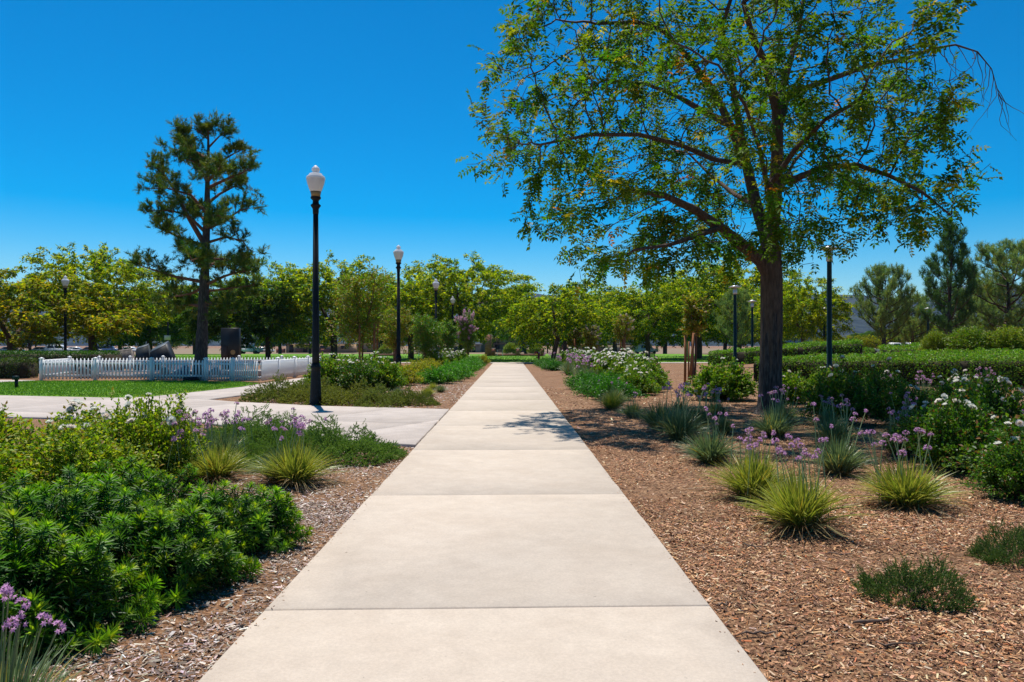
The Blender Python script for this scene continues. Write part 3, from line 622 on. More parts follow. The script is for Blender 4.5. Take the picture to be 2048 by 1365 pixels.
trunk.add(np.concatenate(V), [np.stack([i + j, i + j2, i + k + j2, i + k + j], 2).reshape(-1, 4)])
part('trunk', trunk, M_BARK, tree, True)
part('limbs', big, M_BARK2, tree, True, loc=inv); part('branches', small, M_BARK2, tree, True, loc=inv)
# bare arching shoots at the right end of the crown
bare = MB(); s0 = Q(1867, 97, .8)
arch = [Q(1812, 118, .8), s0, Q(1911, 90, .8), Q(1955, 104, .75), Q(1983, 138, .7), Q(1997, 187, .65)]
tube(bare, arch, np.linspace(0.035, 0.006, 6), 5)
for k in range(16):
    q = arch[1 + k % 5] + (arch[min(5, 2 + k % 5)] - arch[1 + k % 5]) * r.random(); pts = [q]; dv = A(r.normal() * 0.28 - 0.05, r.normal() * 0.25, -0.75)
    for _ in range(6): dv = nrm(dv + r.normal(size=3) * 0.3) ; dv[2] = -abs(dv[2]) - 0.1; pts.append(pts[-1] + dv * r.uniform(0.1, 0.24))
    tube(bare, pts, np.linspace(0.011, 0.003, 7), 3)
part('bare_branch', bare, M_BARK2, tree, loc=inv)
# compound leaves
def compound(r, m=6, L=0.2, l=0.052, w=0.021):
    BV = []; BF = []; pos = []; dd = []; nn = []
    mb = MB(); t = np.linspace(0.22, 0.97, m); 
    for k in range(m):
        for s in (-1, 1):
            pos.append(A(0, L * t[k], -0.25 * L * t[k] ** 2)); dd.append(nrm(A(s, 0.35, -0.25 + r.normal() * 0.2))); nn.append(nrm(A(0, 0, 1.0) + r.normal(size=3) * 0.35))
    pos.append(A(0, L, -0.25 * L)); dd.append(nrm(A(0, 1, -0.4))); nn.append(A(0, 0.2, 1.0))
    n_ = len(pos); leaves(mb, np.array(pos), np.array(dd), np.array(nn), l * r.uniform(0.8, 1.2, n_), w * r.uniform(0.85, 1.15, n_), np.ones((n_, 3)))
    mb.add([[-0.0015, 0, 0], [0.0015, 0, 0], [0.0012, L, -0.25 * L], [-0.0012, L, -0.25 * L], [0, L * .5, -0.05 * L]], [A([0, 1, 4], [1, 2, 4], [2, 3, 4], [3, 0, 4]).astype(int)], (1, 1, 1))
    V = np.concatenate(mb.v); Fc = [np.concatenate(q) for q in mb.f.values()]
    return V, Fc
COMP = [compound(r, 4, 0.22, 0.086, 0.042), compound(r, 3, 0.17, 0.082, 0.042), compound(r, 5, 0.26, 0.086, 0.04), compound(r, 4, 0.23, 0.092, 0.045)]
tw = np.where((tips <= 3) & (np.arange(len(X)) >= main_n))[0]
tw = tw[~((X[tw, 0] > 9.0) & (X[tw, 2] > 6.8))]
tpx = np.array([X[q] - X[pr[q]] for q in tw])
cn = np.array([mnoise.noise(Vector(p * 1.1)) for p in X[tw]]); rn = np.linalg.norm((X[tw] - c) / A(5.75, 4.7, 4.5), axis=1); ax = np.hypot(X[tw, 0] - B0[0], X[tw, 1] - B0[1])
thin = ((rn < 0.55) & (r.random(len(tw)) < 0.6)) | ((ax < 1.3) & (X[tw, 2] < 5.2) & (r.random(len(tw)) < 0.75)); tw = tw[~thin]; cn = cn[~thin]; tpx = tpx[~thin]; idx = np.repeat(np.arange(len(tw)), np.where(cn > 0.08, 5, np.where(cn > -0.12, 2, 1))); N = len(idx)
cz = nrm((X[tw] - c) * A(1, 1, 0.6))[idx]
d = nrm(nrm(tpx)[idx] * 0.5 + cz * 0.35 + rdir(r, N) * 0.9 + A(0, 0, -0.16)); pos = X[tw][idx] + r.normal(size=(N, 3)) * 0.06
nor = nrm(rdir(r, N) * 0.55 + A(0, 0, 1.0))
clump = np.array([mnoise.noise(Vector(p * 0.8)) for p in X[tw]])[idx]
col = pick(r, N, [(0.045, 0.125, 0.010), (0.08, 0.165, 0.012), (0.14, 0.19, 0.014), (0.40, 0.29, 0.02), (0.36, 0.15, 0.02)], [5, 4, 3, 0.32, 0.10])
yl = clump > 0.18; col[yl] = col[yl] * A(1.5, 1.15, 1.0); col = np.minimum(col, 0.6)
score = -pos[:, 1] + np.abs((pos - c) / A(5.7, 4.7, 4.4)).max(1) * 4; near = np.zeros(N, bool); near[np.argsort(-score)[:300]] = True
Mx = frames(d, nor); kind = r.integers(0, 4, N); sc = r.uniform(0.9, 1.4, N); crown = MB()
for q in range(4):
    m = (kind == q) & ~near; scat(crown, COMP[q][0], COMP[q][1], pos[m], Mx[m], sc[m], col[m])
fo = part('foliage', crown, M_LEAF_T, tree, loc=inv); fo['kind'] = 'stuff'
from mathutils import Matrix
LM = []
for q in range(12):
    mb = MB(); V, Fc = COMP[q % 4]; mb.add(V, Fc, pick(r, 1, [(0.06, 0.13, 0.011), (0.10, 0.16, 0.013)])[0]); LM.append(mb.mesh('leaf', M_LEAF_T))
for q in np.where(near)[0]:
    o = ob('leaf', LM[r.integers(12)], tree); o.matrix_basis = Matrix.Translation(Vector(pos[q] + inv)) @ Matrix(Mx[q].tolist()).to_4x4() @ Matrix.Scale(float(sc[q]), 4)

# ---- feathery yellow-green park trees
def park_tree(seed, H, Rr, th, tr, na, cols, w, per=20, L=0.215, Wd=0.088, lean=0.0, droop=0.55, forks=3, mat=None, zc=0.52):
    """returns meshes (trunk, branches, foliage) with the foot at the origin"""
    r = rng_(seed); nodes = [A(0, 0, 0)]; par = [-1]
    e = poly_nodes(nodes, par, 0, [A(lean * 0.5, 0, th * 0.5), A(lean, 0.05, th)], 0.4)
    for f in range(forks):
        a = f * 2 * math.pi / forks + r.random(); s = nodes[e]; poly_nodes(nodes, par, e, [s + A(math.cos(a) * Rr * .16, math.sin(a) * Rr * .16, (H - th) * .25), s + A(math.cos(a) * Rr * .36, math.sin(a) * Rr * .36, (H - th) * .5)], 0.4)
    cc = A(lean, 0, th * 0.72 + (H - th * 0.72) * zc); v = rdir(r, na * 3) * (r.random((na * 3, 1)) ** 0.4)
    lob = np.array([mnoise.noise(Vector(q * 1.6) + Vector((seed, 0, 0))) for q in v]); v = v * (0.88 + 0.42 * lob)[:, None]
    pts = cc + v * A(Rr, Rr, (H - th * 0.72) * 0.5); pts = pts[pts[:, 2] > th * 0.78]; pts = pts[np.array([mnoise.noise(Vector(q * 0.75) + Vector((seed, 3, 0))) for q in pts]) > -0.22][:na]
    X, pr = colonize(np.array(nodes), par, pts, 0.33, 4.5, 0.36, 80, r); tips, rad, ch = skeleton(X, pr, 0.011, tr)
    bigm, smallm = limbs(X, pr, tips, rad, ch, tr * 0.38, 8, 3)
    tw = np.where(tips <= 4)[0]; tw = tw[X[tw, 2] > th * 0.8]; N = len(tw) * per; k = np.repeat(tw, per)
    out = nrm((X[k] - cc) * A(1, 1, 0.3) + A(0, 0, 0.15) + np.repeat(r.normal(size=(len(tw), 3)), per, 0) * 0.35)
    t = np.tile(np.linspace(0, 1, per), len(tw)) + r.random(N) * 0.05; sl = np.repeat(r.uniform(0.45, 0.95, len(tw)), per)
    pos = X[k] + out * (t * sl)[:, None] + A(0, 0, 1) * ((0.18 * t - droop * t ** 2) * sl)[:, None] + r.normal(size=(N, 3)) * 0.05
    d = nrm(out * 0.5 + rdir(r, N) * 0.8 + A(0, 0, -0.45)); nor = nrm(rdir(r, N) * 0.6 + A(0, 0, 0.9))
    c = pick(r, N, cols, w); tint = np.repeat(r.random(len(tw)), per) < 0.3; c[tint] *= A(0.6, 0.75, 0.8)
    fol = MB(); leaves(fol, pos, d, nor, L * r.uniform(0.7, 1.3, N), Wd * r.uniform(0.8, 1.2, N), c)
    return bigm.mesh('trunk', M_BARK2, True), (smallm if smallm.v else bigm).mesh('branches', M_BARK2), fol.mesh('foliage', mat or M_LEAF_T)
YG = [(0.44, 0.42, 0.012), (0.28, 0.33, 0.012), (0.11, 0.20, 0.011), (0.05, 0.12, 0.010)]
DG = [(0.13, 0.185, 0.022), (0.07, 0.135, 0.02), (0.04, 0.09, 0.018)]
AU = [(0.34, 0.29, 0.015), (0.20, 0.24, 0.012), (0.11, 0.16, 0.012), (0.40, 0.25, 0.015)]
PT = {'a': park_tree(101, 7.6, 4.3, 2.1, 0.22, 1200, YG, [4, 3, 2.4, 1.2], per=36), 'b': park_tree(102, 7.2, 3.4, 2.0, 0.18, 1050, YG, [3.2, 3, 2.6, 1.4], per=36), 'c': park_tree(103, 5.6, 3.0, 1.7, 0.14, 850, YG, [3, 3, 2.6, 1.4], per=36, lean=0.3), 'd': park_tree(104, 8.5, 4.9, 2.2, 0.24, 1400, YG, [4, 3, 2.4, 1.2], per=36),
      'e': park_tree(105, 7.4, 3.6, 2.2, 0.2, 900, DG, [2, 3, 3], per=36, L=0.25), 'f': park_tree(106, 5.8, 4.4, 1.6, 0.16, 760, AU, [3, 3, 2, 1.2], per=36)}
def place_tree(kind, px, d, ztop_px, label, rz=0.0, group=None, wfac=1.0, H0={'a': 7.6, 'b': 7.2, 'c': 5.6, 'd': 8.5, 'e': 7.4, 'f': 5.8}):
    x = (px - VX) / F * d; z0 = float(gz(x, d)); H = HC + (VY - ztop_px) / F * d - z0; s = H / (H0[kind] * 0.95)
    t = thing('park_tree', label, 'tree', (x, d, z0), rz, (s * wfac * 1.2, s * wfac * 1.2, s), group); tk, br, fo = PT[kind]
    ob('trunk', tk, t); ob('branches', br, t); ob('foliage', fo, t)['kind'] = 'stuff'
g = 'yellow-green trees around the lawn'
place_tree('f', 22, 48, 552, 'golden tinged low tree at the left edge of the photo behind the hedge', 0.4, g, 1.15)
place_tree('d', 186, 56, 512, 'broad yellow-green tree behind the left part of the white fence', 1.2, g, 1.05)
place_tree('e', 300, 72, 585, 'shaded green tree behind the two slanted stone monuments', 2.2, g, 1.1)
place_tree('e', 462, 62, 560, 'dark olive tree behind the black monolith right of the tall pine', 0.3, g, 1.1)
place_tree('b', 536, 66, 541, 'slim yellow-green tree between the tall pine and the nearest lamp post', 0.8, g, 0.95)
place_tree('b', 668, 68, 530, 'yellow-green tree just right of the nearest black lamp post', 2.5, g, 1.1)
place_tree('d', 925, 72, 528, 'large yellow-green tree left of the path end behind the pink blossom', 0.2, g, 1.08)
place_tree('b', 822, 78, 552, 'yellow-green tree partly hidden behind the second lamp post', 1.4, g, 1.2)
place_tree('c', 1104, 62, 586, 'twin-trunked yellow-green tree at the right of the path end', 0.1, g, 1.1)
place_tree('c', 1186, 80, 574, 'yellow-green tree behind the two small staked saplings', 2.0, g, 1.05)
place_tree('c', 1052, 140, 588, 'tree in the distance straight beyond the path end', 3.0, g, 0.95)
place_tree('b', 1296, 74, 572, 'dark-trunked green tree behind the dark park bench', 1.1, g, 1.05)
place_tree('b', 1398, 80, 546, 'yellow-green tree behind the tall staked sapling', 0.6, g, 1.15)
place_tree('a', 1476, 92, 528, 'tall yellow-green tree just left of the big trunk', 1.9, g, 1.1)
place_tree('a', 1606, 62, 566, 'rounded golden-green tree just right of the big trunk', 3.3, g, 0.86)
g = 'distant background trees'
BGT = [(-60, 130, 640), (60, 150, 650), (240, 135, 632), (330, 140, 640), (390, 120, 625), (560, 150, 640), (620, 160, 645), (760, 165, 640), (860, 170, 640), (985, 215, 630), (1060, 220, 650), (1130, 170, 630), (1230, 150, 620), (1330, 150, 625), (1450, 160, 630), (1540, 150, 630), (1735, 170, 665), (1775, 180, 660), (1850, 160, 640), (1960, 150, 640), (2060, 150, 630)]
for k, (px, d, zt) in enumerate(BGT):
    place_tree('e' if k % 3 else 'b', px, d, zt, ORD[k] + ' from the left of the dim trees in the far background row', k * 1.7, g, 1.5)
for k, (px, lab) in enumerate(((1662, 'small round autumn-tinted tree right of the green lamp pole'), (1706, 'middle one of three small round trees beyond the right hedges'), (1747, 'small round tree just left of the right pine trunk'))):
    place_tree('f', px, 118, 672, lab, k * 2.1, 'small round trees beyond the hedges', 0.85)

# ---- pines
def pine_tuft(r, n=30, L=0.2, w=0.010):
    mb = MB(); a = r.uniform(0, 6.28, n); el = r.uniform(-0.1, 1.45, n); d = np.stack([np.cos(a) * np.cos(el), np.sin(a) * np.cos(el), np.sin(el)], 1)
    return d
def pine_fol(r, tp, td, n, L, w, cols, wts):
    m = len(tp); k = np.repeat(np.arange(m), n); d = nrm(td[k] * 0.75 + rdir(r, m * n) * 0.9 + A(0, 0, 0.12))
    pos = tp[k] + rdir(r, m * n) * (0.05 * r.random((m * n, 1))) + td[k] * (r.normal(size=(m * n, 1)) * L * 0.35)
    mb = MB(); needles(mb, pos, d, rdir(r, m * n), L * r.uniform(0.6, 1.15, m * n), w, np.clip(pick(r, m, cols, wts, 0.2)[k] * (1 + r.normal(size=(m * n, 1)) * 0.12), 0.003, 1)); return mb
def twigs(r, wood, limb_pts, rad, nt, lmin, lmax, up, start=0.3, sub=3, tuftn=3):
    """side twigs on a limb; returns tuft points and directions"""
    limb_pts = np.asarray(limb_pts); tp = []; td = []; seg = len(limb_pts) - 1
    for q in range(nt):
        t = start + (1 - start) * (q + r.random()) / nt; f = t * seg; i = min(int(f), seg - 1); p = limb_pts[i] + (limb_pts[i + 1] - limb_pts[i]) * (f - i); ax = nrm(limb_pts[i + 1] - limb_pts[i])
        dv = nrm(ax * 0.55 + rdir(r, 1)[0] * A(0.9, 0.9, 0.85) + A(0, 0, up)); L = r.uniform(lmin, lmax) * (1.15 - 0.5 * t)
        e1 = p + dv * L * 0.5; e2 = e1 + nrm(dv + A(0, 0, up * 0.6) + r.normal(size=3) * 0.15) * L * 0.5; tube(wood, [p, e1, e2], A(0.022, 0.014, 0.006) * rad, 3)
        for s in range(tuftn):
            u = 0.25 + 0.75 * (s + 1) / tuftn; b = p + (e2 - p) * u + r.normal(size=3) * 0.06; tp.append(b); td.append(nrm(dv + A(0, 0, up)))
            for z in range(sub):
                o = nrm(dv * 0.6 + rdir(r, 1)[0] + A(0, 0, up)); m = b + o * r.uniform(0.12, 0.36); tp.append(m); td.append(nrm(o + A(0, 0, up * 1.2)))
        tp.append(e2); td.append(nrm(e2 - e1))
    return tp, td
r = rng_(77); D1 = 34.0
def PQ(px, py, dd=0.0): return P(px, py, D1) + A((px - VX) / F * dd, dd, (VY - py) / F * dd)
pb = PQ(399, 756); pb[2] = 0; wood = MB(); tk = MB(); tp, td = [], []
tl = [pb, PQ(402, 720), PQ(405, 650), PQ(409, 560), PQ(412, 480), PQ(415, 400), PQ(416, 330), PQ(418, 270), PQ(417, 228)]
ts = np.linspace(0, 8, 33); tl = np.array([[np.interp(q, range(9), np.array(tl)[:, z]) for z in range(3)] for q in ts])
tube(tk, tl, np.interp(ts, [0, .3, 1, 2, 4, 6, 8], [0.40, 0.34, 0.30, 0.26, 0.19, 0.11, 0.03]) * (1 + r.normal(size=33) * 0.03), 14)
LB = [((405, 548), [(350, 538), (300, 522), (258, 508)], -.5), ((408, 560), [(380, 575), (350, 580), (325, 585)], .8), ((407, 470), [(358, 453), (330, 440), (303, 428)], .9), ((410, 440), [(375, 405), (338, 394), (285, 393)], -1.0), ((408, 465), [(370, 400), (346, 350), (319, 310), (296, 292)], .5), ((414, 330), [(386, 263), (370, 240), (358, 226)], -.4),
      ((414, 400), [(380, 360), (330, 345), (283, 345)], -1.6), ((417, 433), [(453, 417), (485, 394), (512, 389)], .7), ((416, 346), [(457, 326), (490, 312), (510, 302)], -.8), ((417, 306), [(453, 283), (475, 270), (494, 262)], .6), ((410, 556), [(453, 536), (480, 528), (508, 524)], -.7), ((412, 465), [(455, 452), (490, 460), (512, 488)], .9),
      ((417, 259), [(440, 235), (455, 222)], .2), ((417, 240), [(400, 225), (386, 216)], -.2), ((418, 250), [(418, 225), (417, 212)], 0), ((411, 500), [(450, 500), (490, 510), (512, 520)], 1.4), ((415, 380), [(440, 360), (470, 345), (500, 340)], 1.5), ((414, 420), [(400, 405), (385, 390)], 2.6), ((413, 430), [(425, 418), (440, 400)], -2.6), ((409, 520), [(395, 505), (380, 500)], -2.8), ((410, 520), [(430, 508), (445, 505)], 2.8),
      ((416, 330), [(405, 312), (390, 300)], 2.2), ((416, 330), [(430, 315), (440, 305)], -2.2), ((409, 570), [(440, 566), (480, 560), (515, 556)], .4), ((408, 590), [(440, 600), (470, 612)], -1.2), ((404, 600), [(375, 598), (350, 604)], 1.6), ((407, 485), [(385, 478), (362, 480)], -1.8), ((417, 285), [(395, 270), (340, 262)], 1.2), ((417, 300), [(380, 285), (345, 275)], -1.3)]
for (s, pts, dz) in LB:
    L = [PQ(*s)] + [PQ(p[0], p[1], dz * (q + 1) / len(pts) * 1.4) for q, p in enumerate(pts)]
    ln = np.linalg.norm(L[-1] - L[0]); tube(wood, L, np.linspace(0.035 + 0.02 * ln, 0.012, len(L)), 5)
    a, b = twigs(r, wood, L, 0.8, int(4 + ln * 3.1), 0.3, 0.95, 0.3, 0.3, 3, 3); tp += a; td += b
pine = thing('pine_tree', 'tall open pine standing inside the white picket fence', 'tree', pb, 0, (0.94, 0.94, 0.925))
part('trunk', tk, M_BARK, pine, True, loc=-pb); part('branches', wood, M_BARKR, pine, True, loc=-pb)
fm = pine_fol(r, np.array(tp), np.array(td), 24, 0.2, 0.026, [(0.05, 0.115, 0.02), (0.09, 0.145, 0.018), (0.16, 0.18, 0.018)], [3.5, 3, 2.4]); part('foliage', fm, M_NEEDLE, pine, loc=-pb)['kind'] = 'stuff'
def pine_proto(seed, H, Rr, th, tr, nl, cols, wts, up=0.6, cone=0.6, n=16, L=0.2, dens=5.0):
    r = rng_(seed); wood, tk = MB(), MB(); tp, td = [], []; m = 14; t = np.linspace(0, 1, m); pts = np.stack([np.sin(t * 3 + seed) * 0.18 * t, np.cos(t * 2.3 + seed) * 0.15 * t, t * H * 0.97], 1); tube(tk, pts, tr * (1 - t * 0.9), 9)
    for q in range(nl):
        u = (q + 0.4 * r.random()) / nl; z = th + (H * 0.98 - th) * u; a = q * 2.4 + r.normal() * 0.4; prof = (1 - u) ** cone * min(1, 0.45 + u * 3); L_ = Rr * prof * r.uniform(0.75, 1.15)
        s = A(np.interp(z, pts[:, 2], pts[:, 0]), np.interp(z, pts[:, 2], pts[:, 1]), z); dv = A(math.cos(a), math.sin(a), 0.15)
        lp = [s, s + dv * L_ * 0.4 + A(0, 0, L_ * 0.08), s + dv * L_ * 0.75 + A(0, 0, L_ * 0.25), s + dv * L_ + A(0, 0, L_ * 0.5)]
        tube(wood, lp, np.linspace(0.02 + 0.018 * L_, 0.01, 4), 4); a_, b_ = twigs(r, wood, lp, 0.7, int(4 + L_ * dens), 0.35, 0.85, up, 0.25, 3, 3); tp += a_; td += b_
    tp += [A(0, 0, H) + pts[-1] * A(1, 1, 0)]; td += [A(0, 0, 1.0)]
    return tk.mesh('trunk', M_BARK, True), wood.mesh('branches', M_BARK2), pine_fol(r, np.array(tp), np.array(td), n, L, 0.026, cols, wts).mesh('foliage', M_NEEDLE)
GP = [(0.25, 0.33, 0.12), (0.17, 0.26, 0.085), (0.30, 0.32, 0.07)]
PP = {'round': (pine_proto(201, 6.5, 3.2, 1.3, 0.24, 34, GP, [3, 3, 1], 0.7, 0.45, dens=3.0), 6.5), 'tall': (pine_proto(202, 8.5, 2.5, 1.6, 0.2, 38, [(0.10, 0.19, 0.06), (0.065, 0.14, 0.045)], [3, 3], 0.9, 0.8, dens=2.8), 8.5), 'wide': (pine_proto(203, 7.0, 3.4, 1.2, 0.22, 34, GP, [2, 4, 1], 0.7, 0.4, dens=2.6), 7.0)}
def place_pine(kind, px, d, ztop, label, rz, wf=1.0):
    x = (px - VX) / F * d; z0 = float(gz(x, d)); (tk, br, fo), H0 = PP[kind]; s = (HC + (VY - ztop) / F * d - z0) / (H0 * 1.02)
    t = thing('pine_tree', label, 'tree', (x, d, z0), rz, (s * wf, s * wf, s), 'pines on the right'); ob('trunk', tk, t); ob('branches', br, t); ob('foliage', fo, t)['kind'] = 'stuff'
place_pine('round', 1768, 58, 546, 'rounded grey-green pine with several pointed tips right of the green lamp pole', 0.6, 0.78)
place_pine('tall', 1900, 48, 452, 'tall dark pine with sparse top behind the round clipped shrubs', 1.9, 0.9)
place_pine('wide', 2016, 50, 502, 'wide grey-green pine at the right edge of the photo', 0.2)
place_pine('round', 1826, 66, 600, 'low bushy pine between the rounded pine and the tall dark pine', 2.9, 0.95)
place_pine('wide', 1476, 66, 588, 'soft olive pine behind the green lamp posts left of the big trunk', 4.0, 0.8)
place_pine('wide', 1960, 62, 585, 'low pine filling the gap between the two pines at far right', 5.0, 1.1)

# ---- small flowering trees (crape myrtles), some staked
def myrtle(seed, H, Rr, th, n, cols, w, bloom=None, nb=0, stems=3):
    r = rng_(seed); wood = MB(); c = A(0, 0, th + (H - th) * 0.5); SP = []
    for q in range(stems + 2):
        a = q * 2.4 + r.random(); base = A(math.cos(a) * 0.04, math.sin(a) * 0.04, 0); f = A(math.cos(a) * 0.10, math.sin(a) * 0.10, th); k = r.uniform(0.35, 0.75) if q else 0.1; top = A(math.cos(a) * Rr * k, math.sin(a) * Rr * k, th + (H - th) * r.uniform(0.62, 0.86) if q else H * 0.9)
        if q < stems or q == stems + 1: tube(wood, [base, (base + f) / 2, f, (f + top) / 2 + A(math.cos(a), math.sin(a), 0) * Rr * 0.06, top], A(0.035, 0.03, 0.026, 0.018, 0.008) * (H / 3.5), 6)
        SP.append((f, top))
    ns = n; kq = r.integers(0, len(SP), ns); tt = r.uniform(-0.05, 1.0, (ns, 1)); st = np.array([SP[q][0] for q in kq]) * (1 - tt) + np.array([SP[q][1] for q in kq]) * tt
    out = nrm((st - A(0, 0, th + (H - th) * 0.35)) * A(1, 1, 0.5) / Rr + rdir(r, ns) * A(1.0, 1.0, 0.45) + A(0, 0, 0.15)); v = out
    ln = Rr * r.uniform(0.35, 0.85, (ns, 1)) * (1.15 - 0.45 * np.clip(tt, 0, 1)); e = st + out * ln
    for q in range(0, ns, 3): tube(wood, [st[q], (st[q] + e[q]) / 2 + A(0, 0, 0.03), e[q]], A(0.010, 0.007, 0.003) * (H / 3.5), 3)
    per = 34; N = ns * per; k = np.repeat(np.arange(ns), per); t = 1 - 0.75 * r.random(N) ** 1.4
    pos = st[k] + (e - st)[k] * t[:, None] + r.normal(size=(N, 3)) * 0.05 * Rr; d = nrm((e - st)[k] * 0.6 / Rr + rdir(r, N)); nor = nrm(rdir(r, N) * 0.7 + A(0, 0, 0.8))
    col = pick(r, N, cols, w); k2 = (t > 0.92) & (r.random(N) < 0.35); col[k2] = pick(r, int(k2.sum()), [(0.26, 0.13, 0.03), (0.22, 0.18, 0.02)])
    fol = MB(); leaves(fol, pos, d, nor, 0.095 * r.uniform(0.7, 1.3, N) * (H / 3.5) ** 0.3, 0.055, col)
    out = [('trunk', wood.mesh('trunk', M_BARKR, True)), ('foliage', fol.mesh('foliage', M_LEAF_G))]
    if nb:
        kk = np.argsort(-(e[:, 2] * 0.5 + 0.8 * Rr * np.linalg.norm(v[:, :2], axis=1) - v[:, 1] * 0.5) + r.random(ns) * 0.9)[:nb]
        return out, e[kk], nrm(e[kk] - c)
    return out, [], []
def panicle(r, c0, c1):
    mb = MB(); n = 90; t = r.random(n); a = r.uniform(0, 6.28, n); q = (1 - t * 0.75) * 0.42 * np.sqrt(r.random(n)); pos = np.stack([q * np.cos(a), q * np.sin(a), t], 1)
    leaves(mb, pos, rdir(r, n), rdir(r, n), 0.19, 0.17, blend(r, n, c0, c1)); return mb.mesh('blossom', M_PETAL)
r = rng_(91); PAN = [panicle(r, (0.62, 0.30, 0.50), (0.80, 0.52, 0.68)), panicle(r, (0.58, 0.26, 0.48), (0.82, 0.58, 0.7))]; PANW = [panicle(r, (0.62, 0.50, 0.44), (0.72, 0.64, 0.56))]
MY = [(0.12, 0.24, 0.016), (0.22, 0.29, 0.018), (0.33, 0.30, 0.02), (0.32, 0.18, 0.03)]; MYR = [(0.17, 0.27, 0.022), (0.28, 0.28, 0.025), (0.38, 0.22, 0.04)]; MYG = [(0.07, 0.20, 0.014), (0.11, 0.23, 0.016), (0.18, 0.23, 0.016)]
def place_myrtle(px, d, H, Rr, th, label, seed, cols=MY, w=None, bloom=None, nb=0, n=190, psc=0.3):
    x = (px - VX) / F * d; t = thing('crape_myrtle', label, 'tree', (x, d, float(gz(x, d)) - 0.02), seed * 0.7, 1, 'crape myrtles along the path')
    parts, e, v = myrtle(seed, H, Rr, th, n, cols, w, bloom, nb)
    for nm, me in parts:
        o = ob(nm, me, t)
        if nm == 'foliage': o['kind'] = 'stuff'
    r = rng_(seed + 5)
    for p, q in zip(e, v):
        u = Vector(nrm(q + A(0, 0, 0.5))).to_track_quat('Z', 'X').to_euler(); ob('blossom', bloom[r.integers(len(bloom))], t, p - q * 0.1, tuple(u), psc * r.uniform(0.75, 1.2))
    return x
def stake(px, d, ztop, lean, label, thick=0.045):
    x = (px - VX) / F * d; z0 = float(gz(x, d)); mb = MB(); L = ztop - z0; tube(mb, [A(0, 0, -0.05), A(lean * 0.5, 0, L * 0.5), A(lean, 0.02, L)], thick, 8, cap=True)
    t = tag(ob('tree_stake', mb.mesh('tree_stake', M_STAKE, False), None, (x, d, z0)), label, 'stake', 'wooden tree stakes')
M_STAKE = noisemat('stained_stake', [(0.3, (0.24, 0.085, 0.03)), (0.7, (0.36, 0.15, 0.06))], scale=8, stretch=(3, 3, 0.4), rough=0.8)
place_myrtle(722, 34, 5.0, 1.45, 2.0, 'largest bronze-tipped crape myrtle behind the rose hedge', 301, MY, [3, 3, 2, 1.3], n=330)
place_myrtle(790, 40, 3.6, 0.95, 1.6, 'small bronze-tipped crape myrtle at the foot of the second lamp post', 302, MY, [2, 2, 3, 2], n=200)
place_myrtle(850, 44, 3.3, 1.25, 1.25, 'bushy bright green crape myrtle in front of the third lamp post', 303, MYG, None, n=280)
place_myrtle(893, 52, 3.3, 0.95, 1.5, 'green crape myrtle just left of the pink blossoming one', 304, MYG, None, n=200)
place_myrtle(936, 56, 4.1, 0.95, 1.6, 'crape myrtle covered in pink blossom near the path end', 305, MYG, None, PAN, 64, n=240, psc=0.27)
place_myrtle(1388, 27.5, 3.35, 0.52, 2.0, 'slender bronze crape myrtle held between three tall stakes', 306, MYR, None, PANW, 3, n=130, psc=0.14)
place_myrtle(1246, 52, 3.75, 0.75, 2.0, 'thin bronze crape myrtle with pale blossom in the middle of the right bed', 307, MYR, None, PANW, 14, n=130, psc=0.22)
place_myrtle(1180, 58, 3.1, 0.75, 1.5, 'pale flowering crape myrtle nearer to the twin-trunked tree, right of the pair', 308, MYR, None, PANW, 34, n=140, psc=0.26)
place_myrtle(1148, 62, 2.9, 0.65, 1.5, 'palest white flowering crape myrtle nearest to the twin-trunked tree', 309, MYR, None, PANW, 40, n=120, psc=0.26)
stake(1370, 27.2, 1.82, 0.02, 'left orange stake beside the slender bronze sapling'); stake(1379, 26.6, 1.9, 0.16, 'leaning right orange stake in front of the slender bronze sapling', 0.05); stake(1376.5, 27.9, 1.6, 0.03, 'thinner middle stake behind the slender bronze sapling', 0.028)
stake(1241, 52.3, 2.1, 0.0, 'left stake of the thin sapling in the middle of the right bed'); stake(1248, 51.5, 2.1, 0.03, 'right stake of the thin sapling in the middle of the right bed', 0.09)
stake(1176, 58, 2.0, 0.03, 'stake at the pale sapling right of the pair', 0.06); stake(1150, 61.5, 2.0, 0.0, 'stake at the white flowering sapling', 0.09)
stake(720, 33.4, 2.4, -0.02, 'left brown stake under the largest crape myrtle'); stake(748, 33.6, 2.5, 0.02, 'right brown stake under the largest crape myrtle', 0.06); stake(753, 34.6, 2.5, 0.06, 'rear brown stake under the largest crape myrtle')
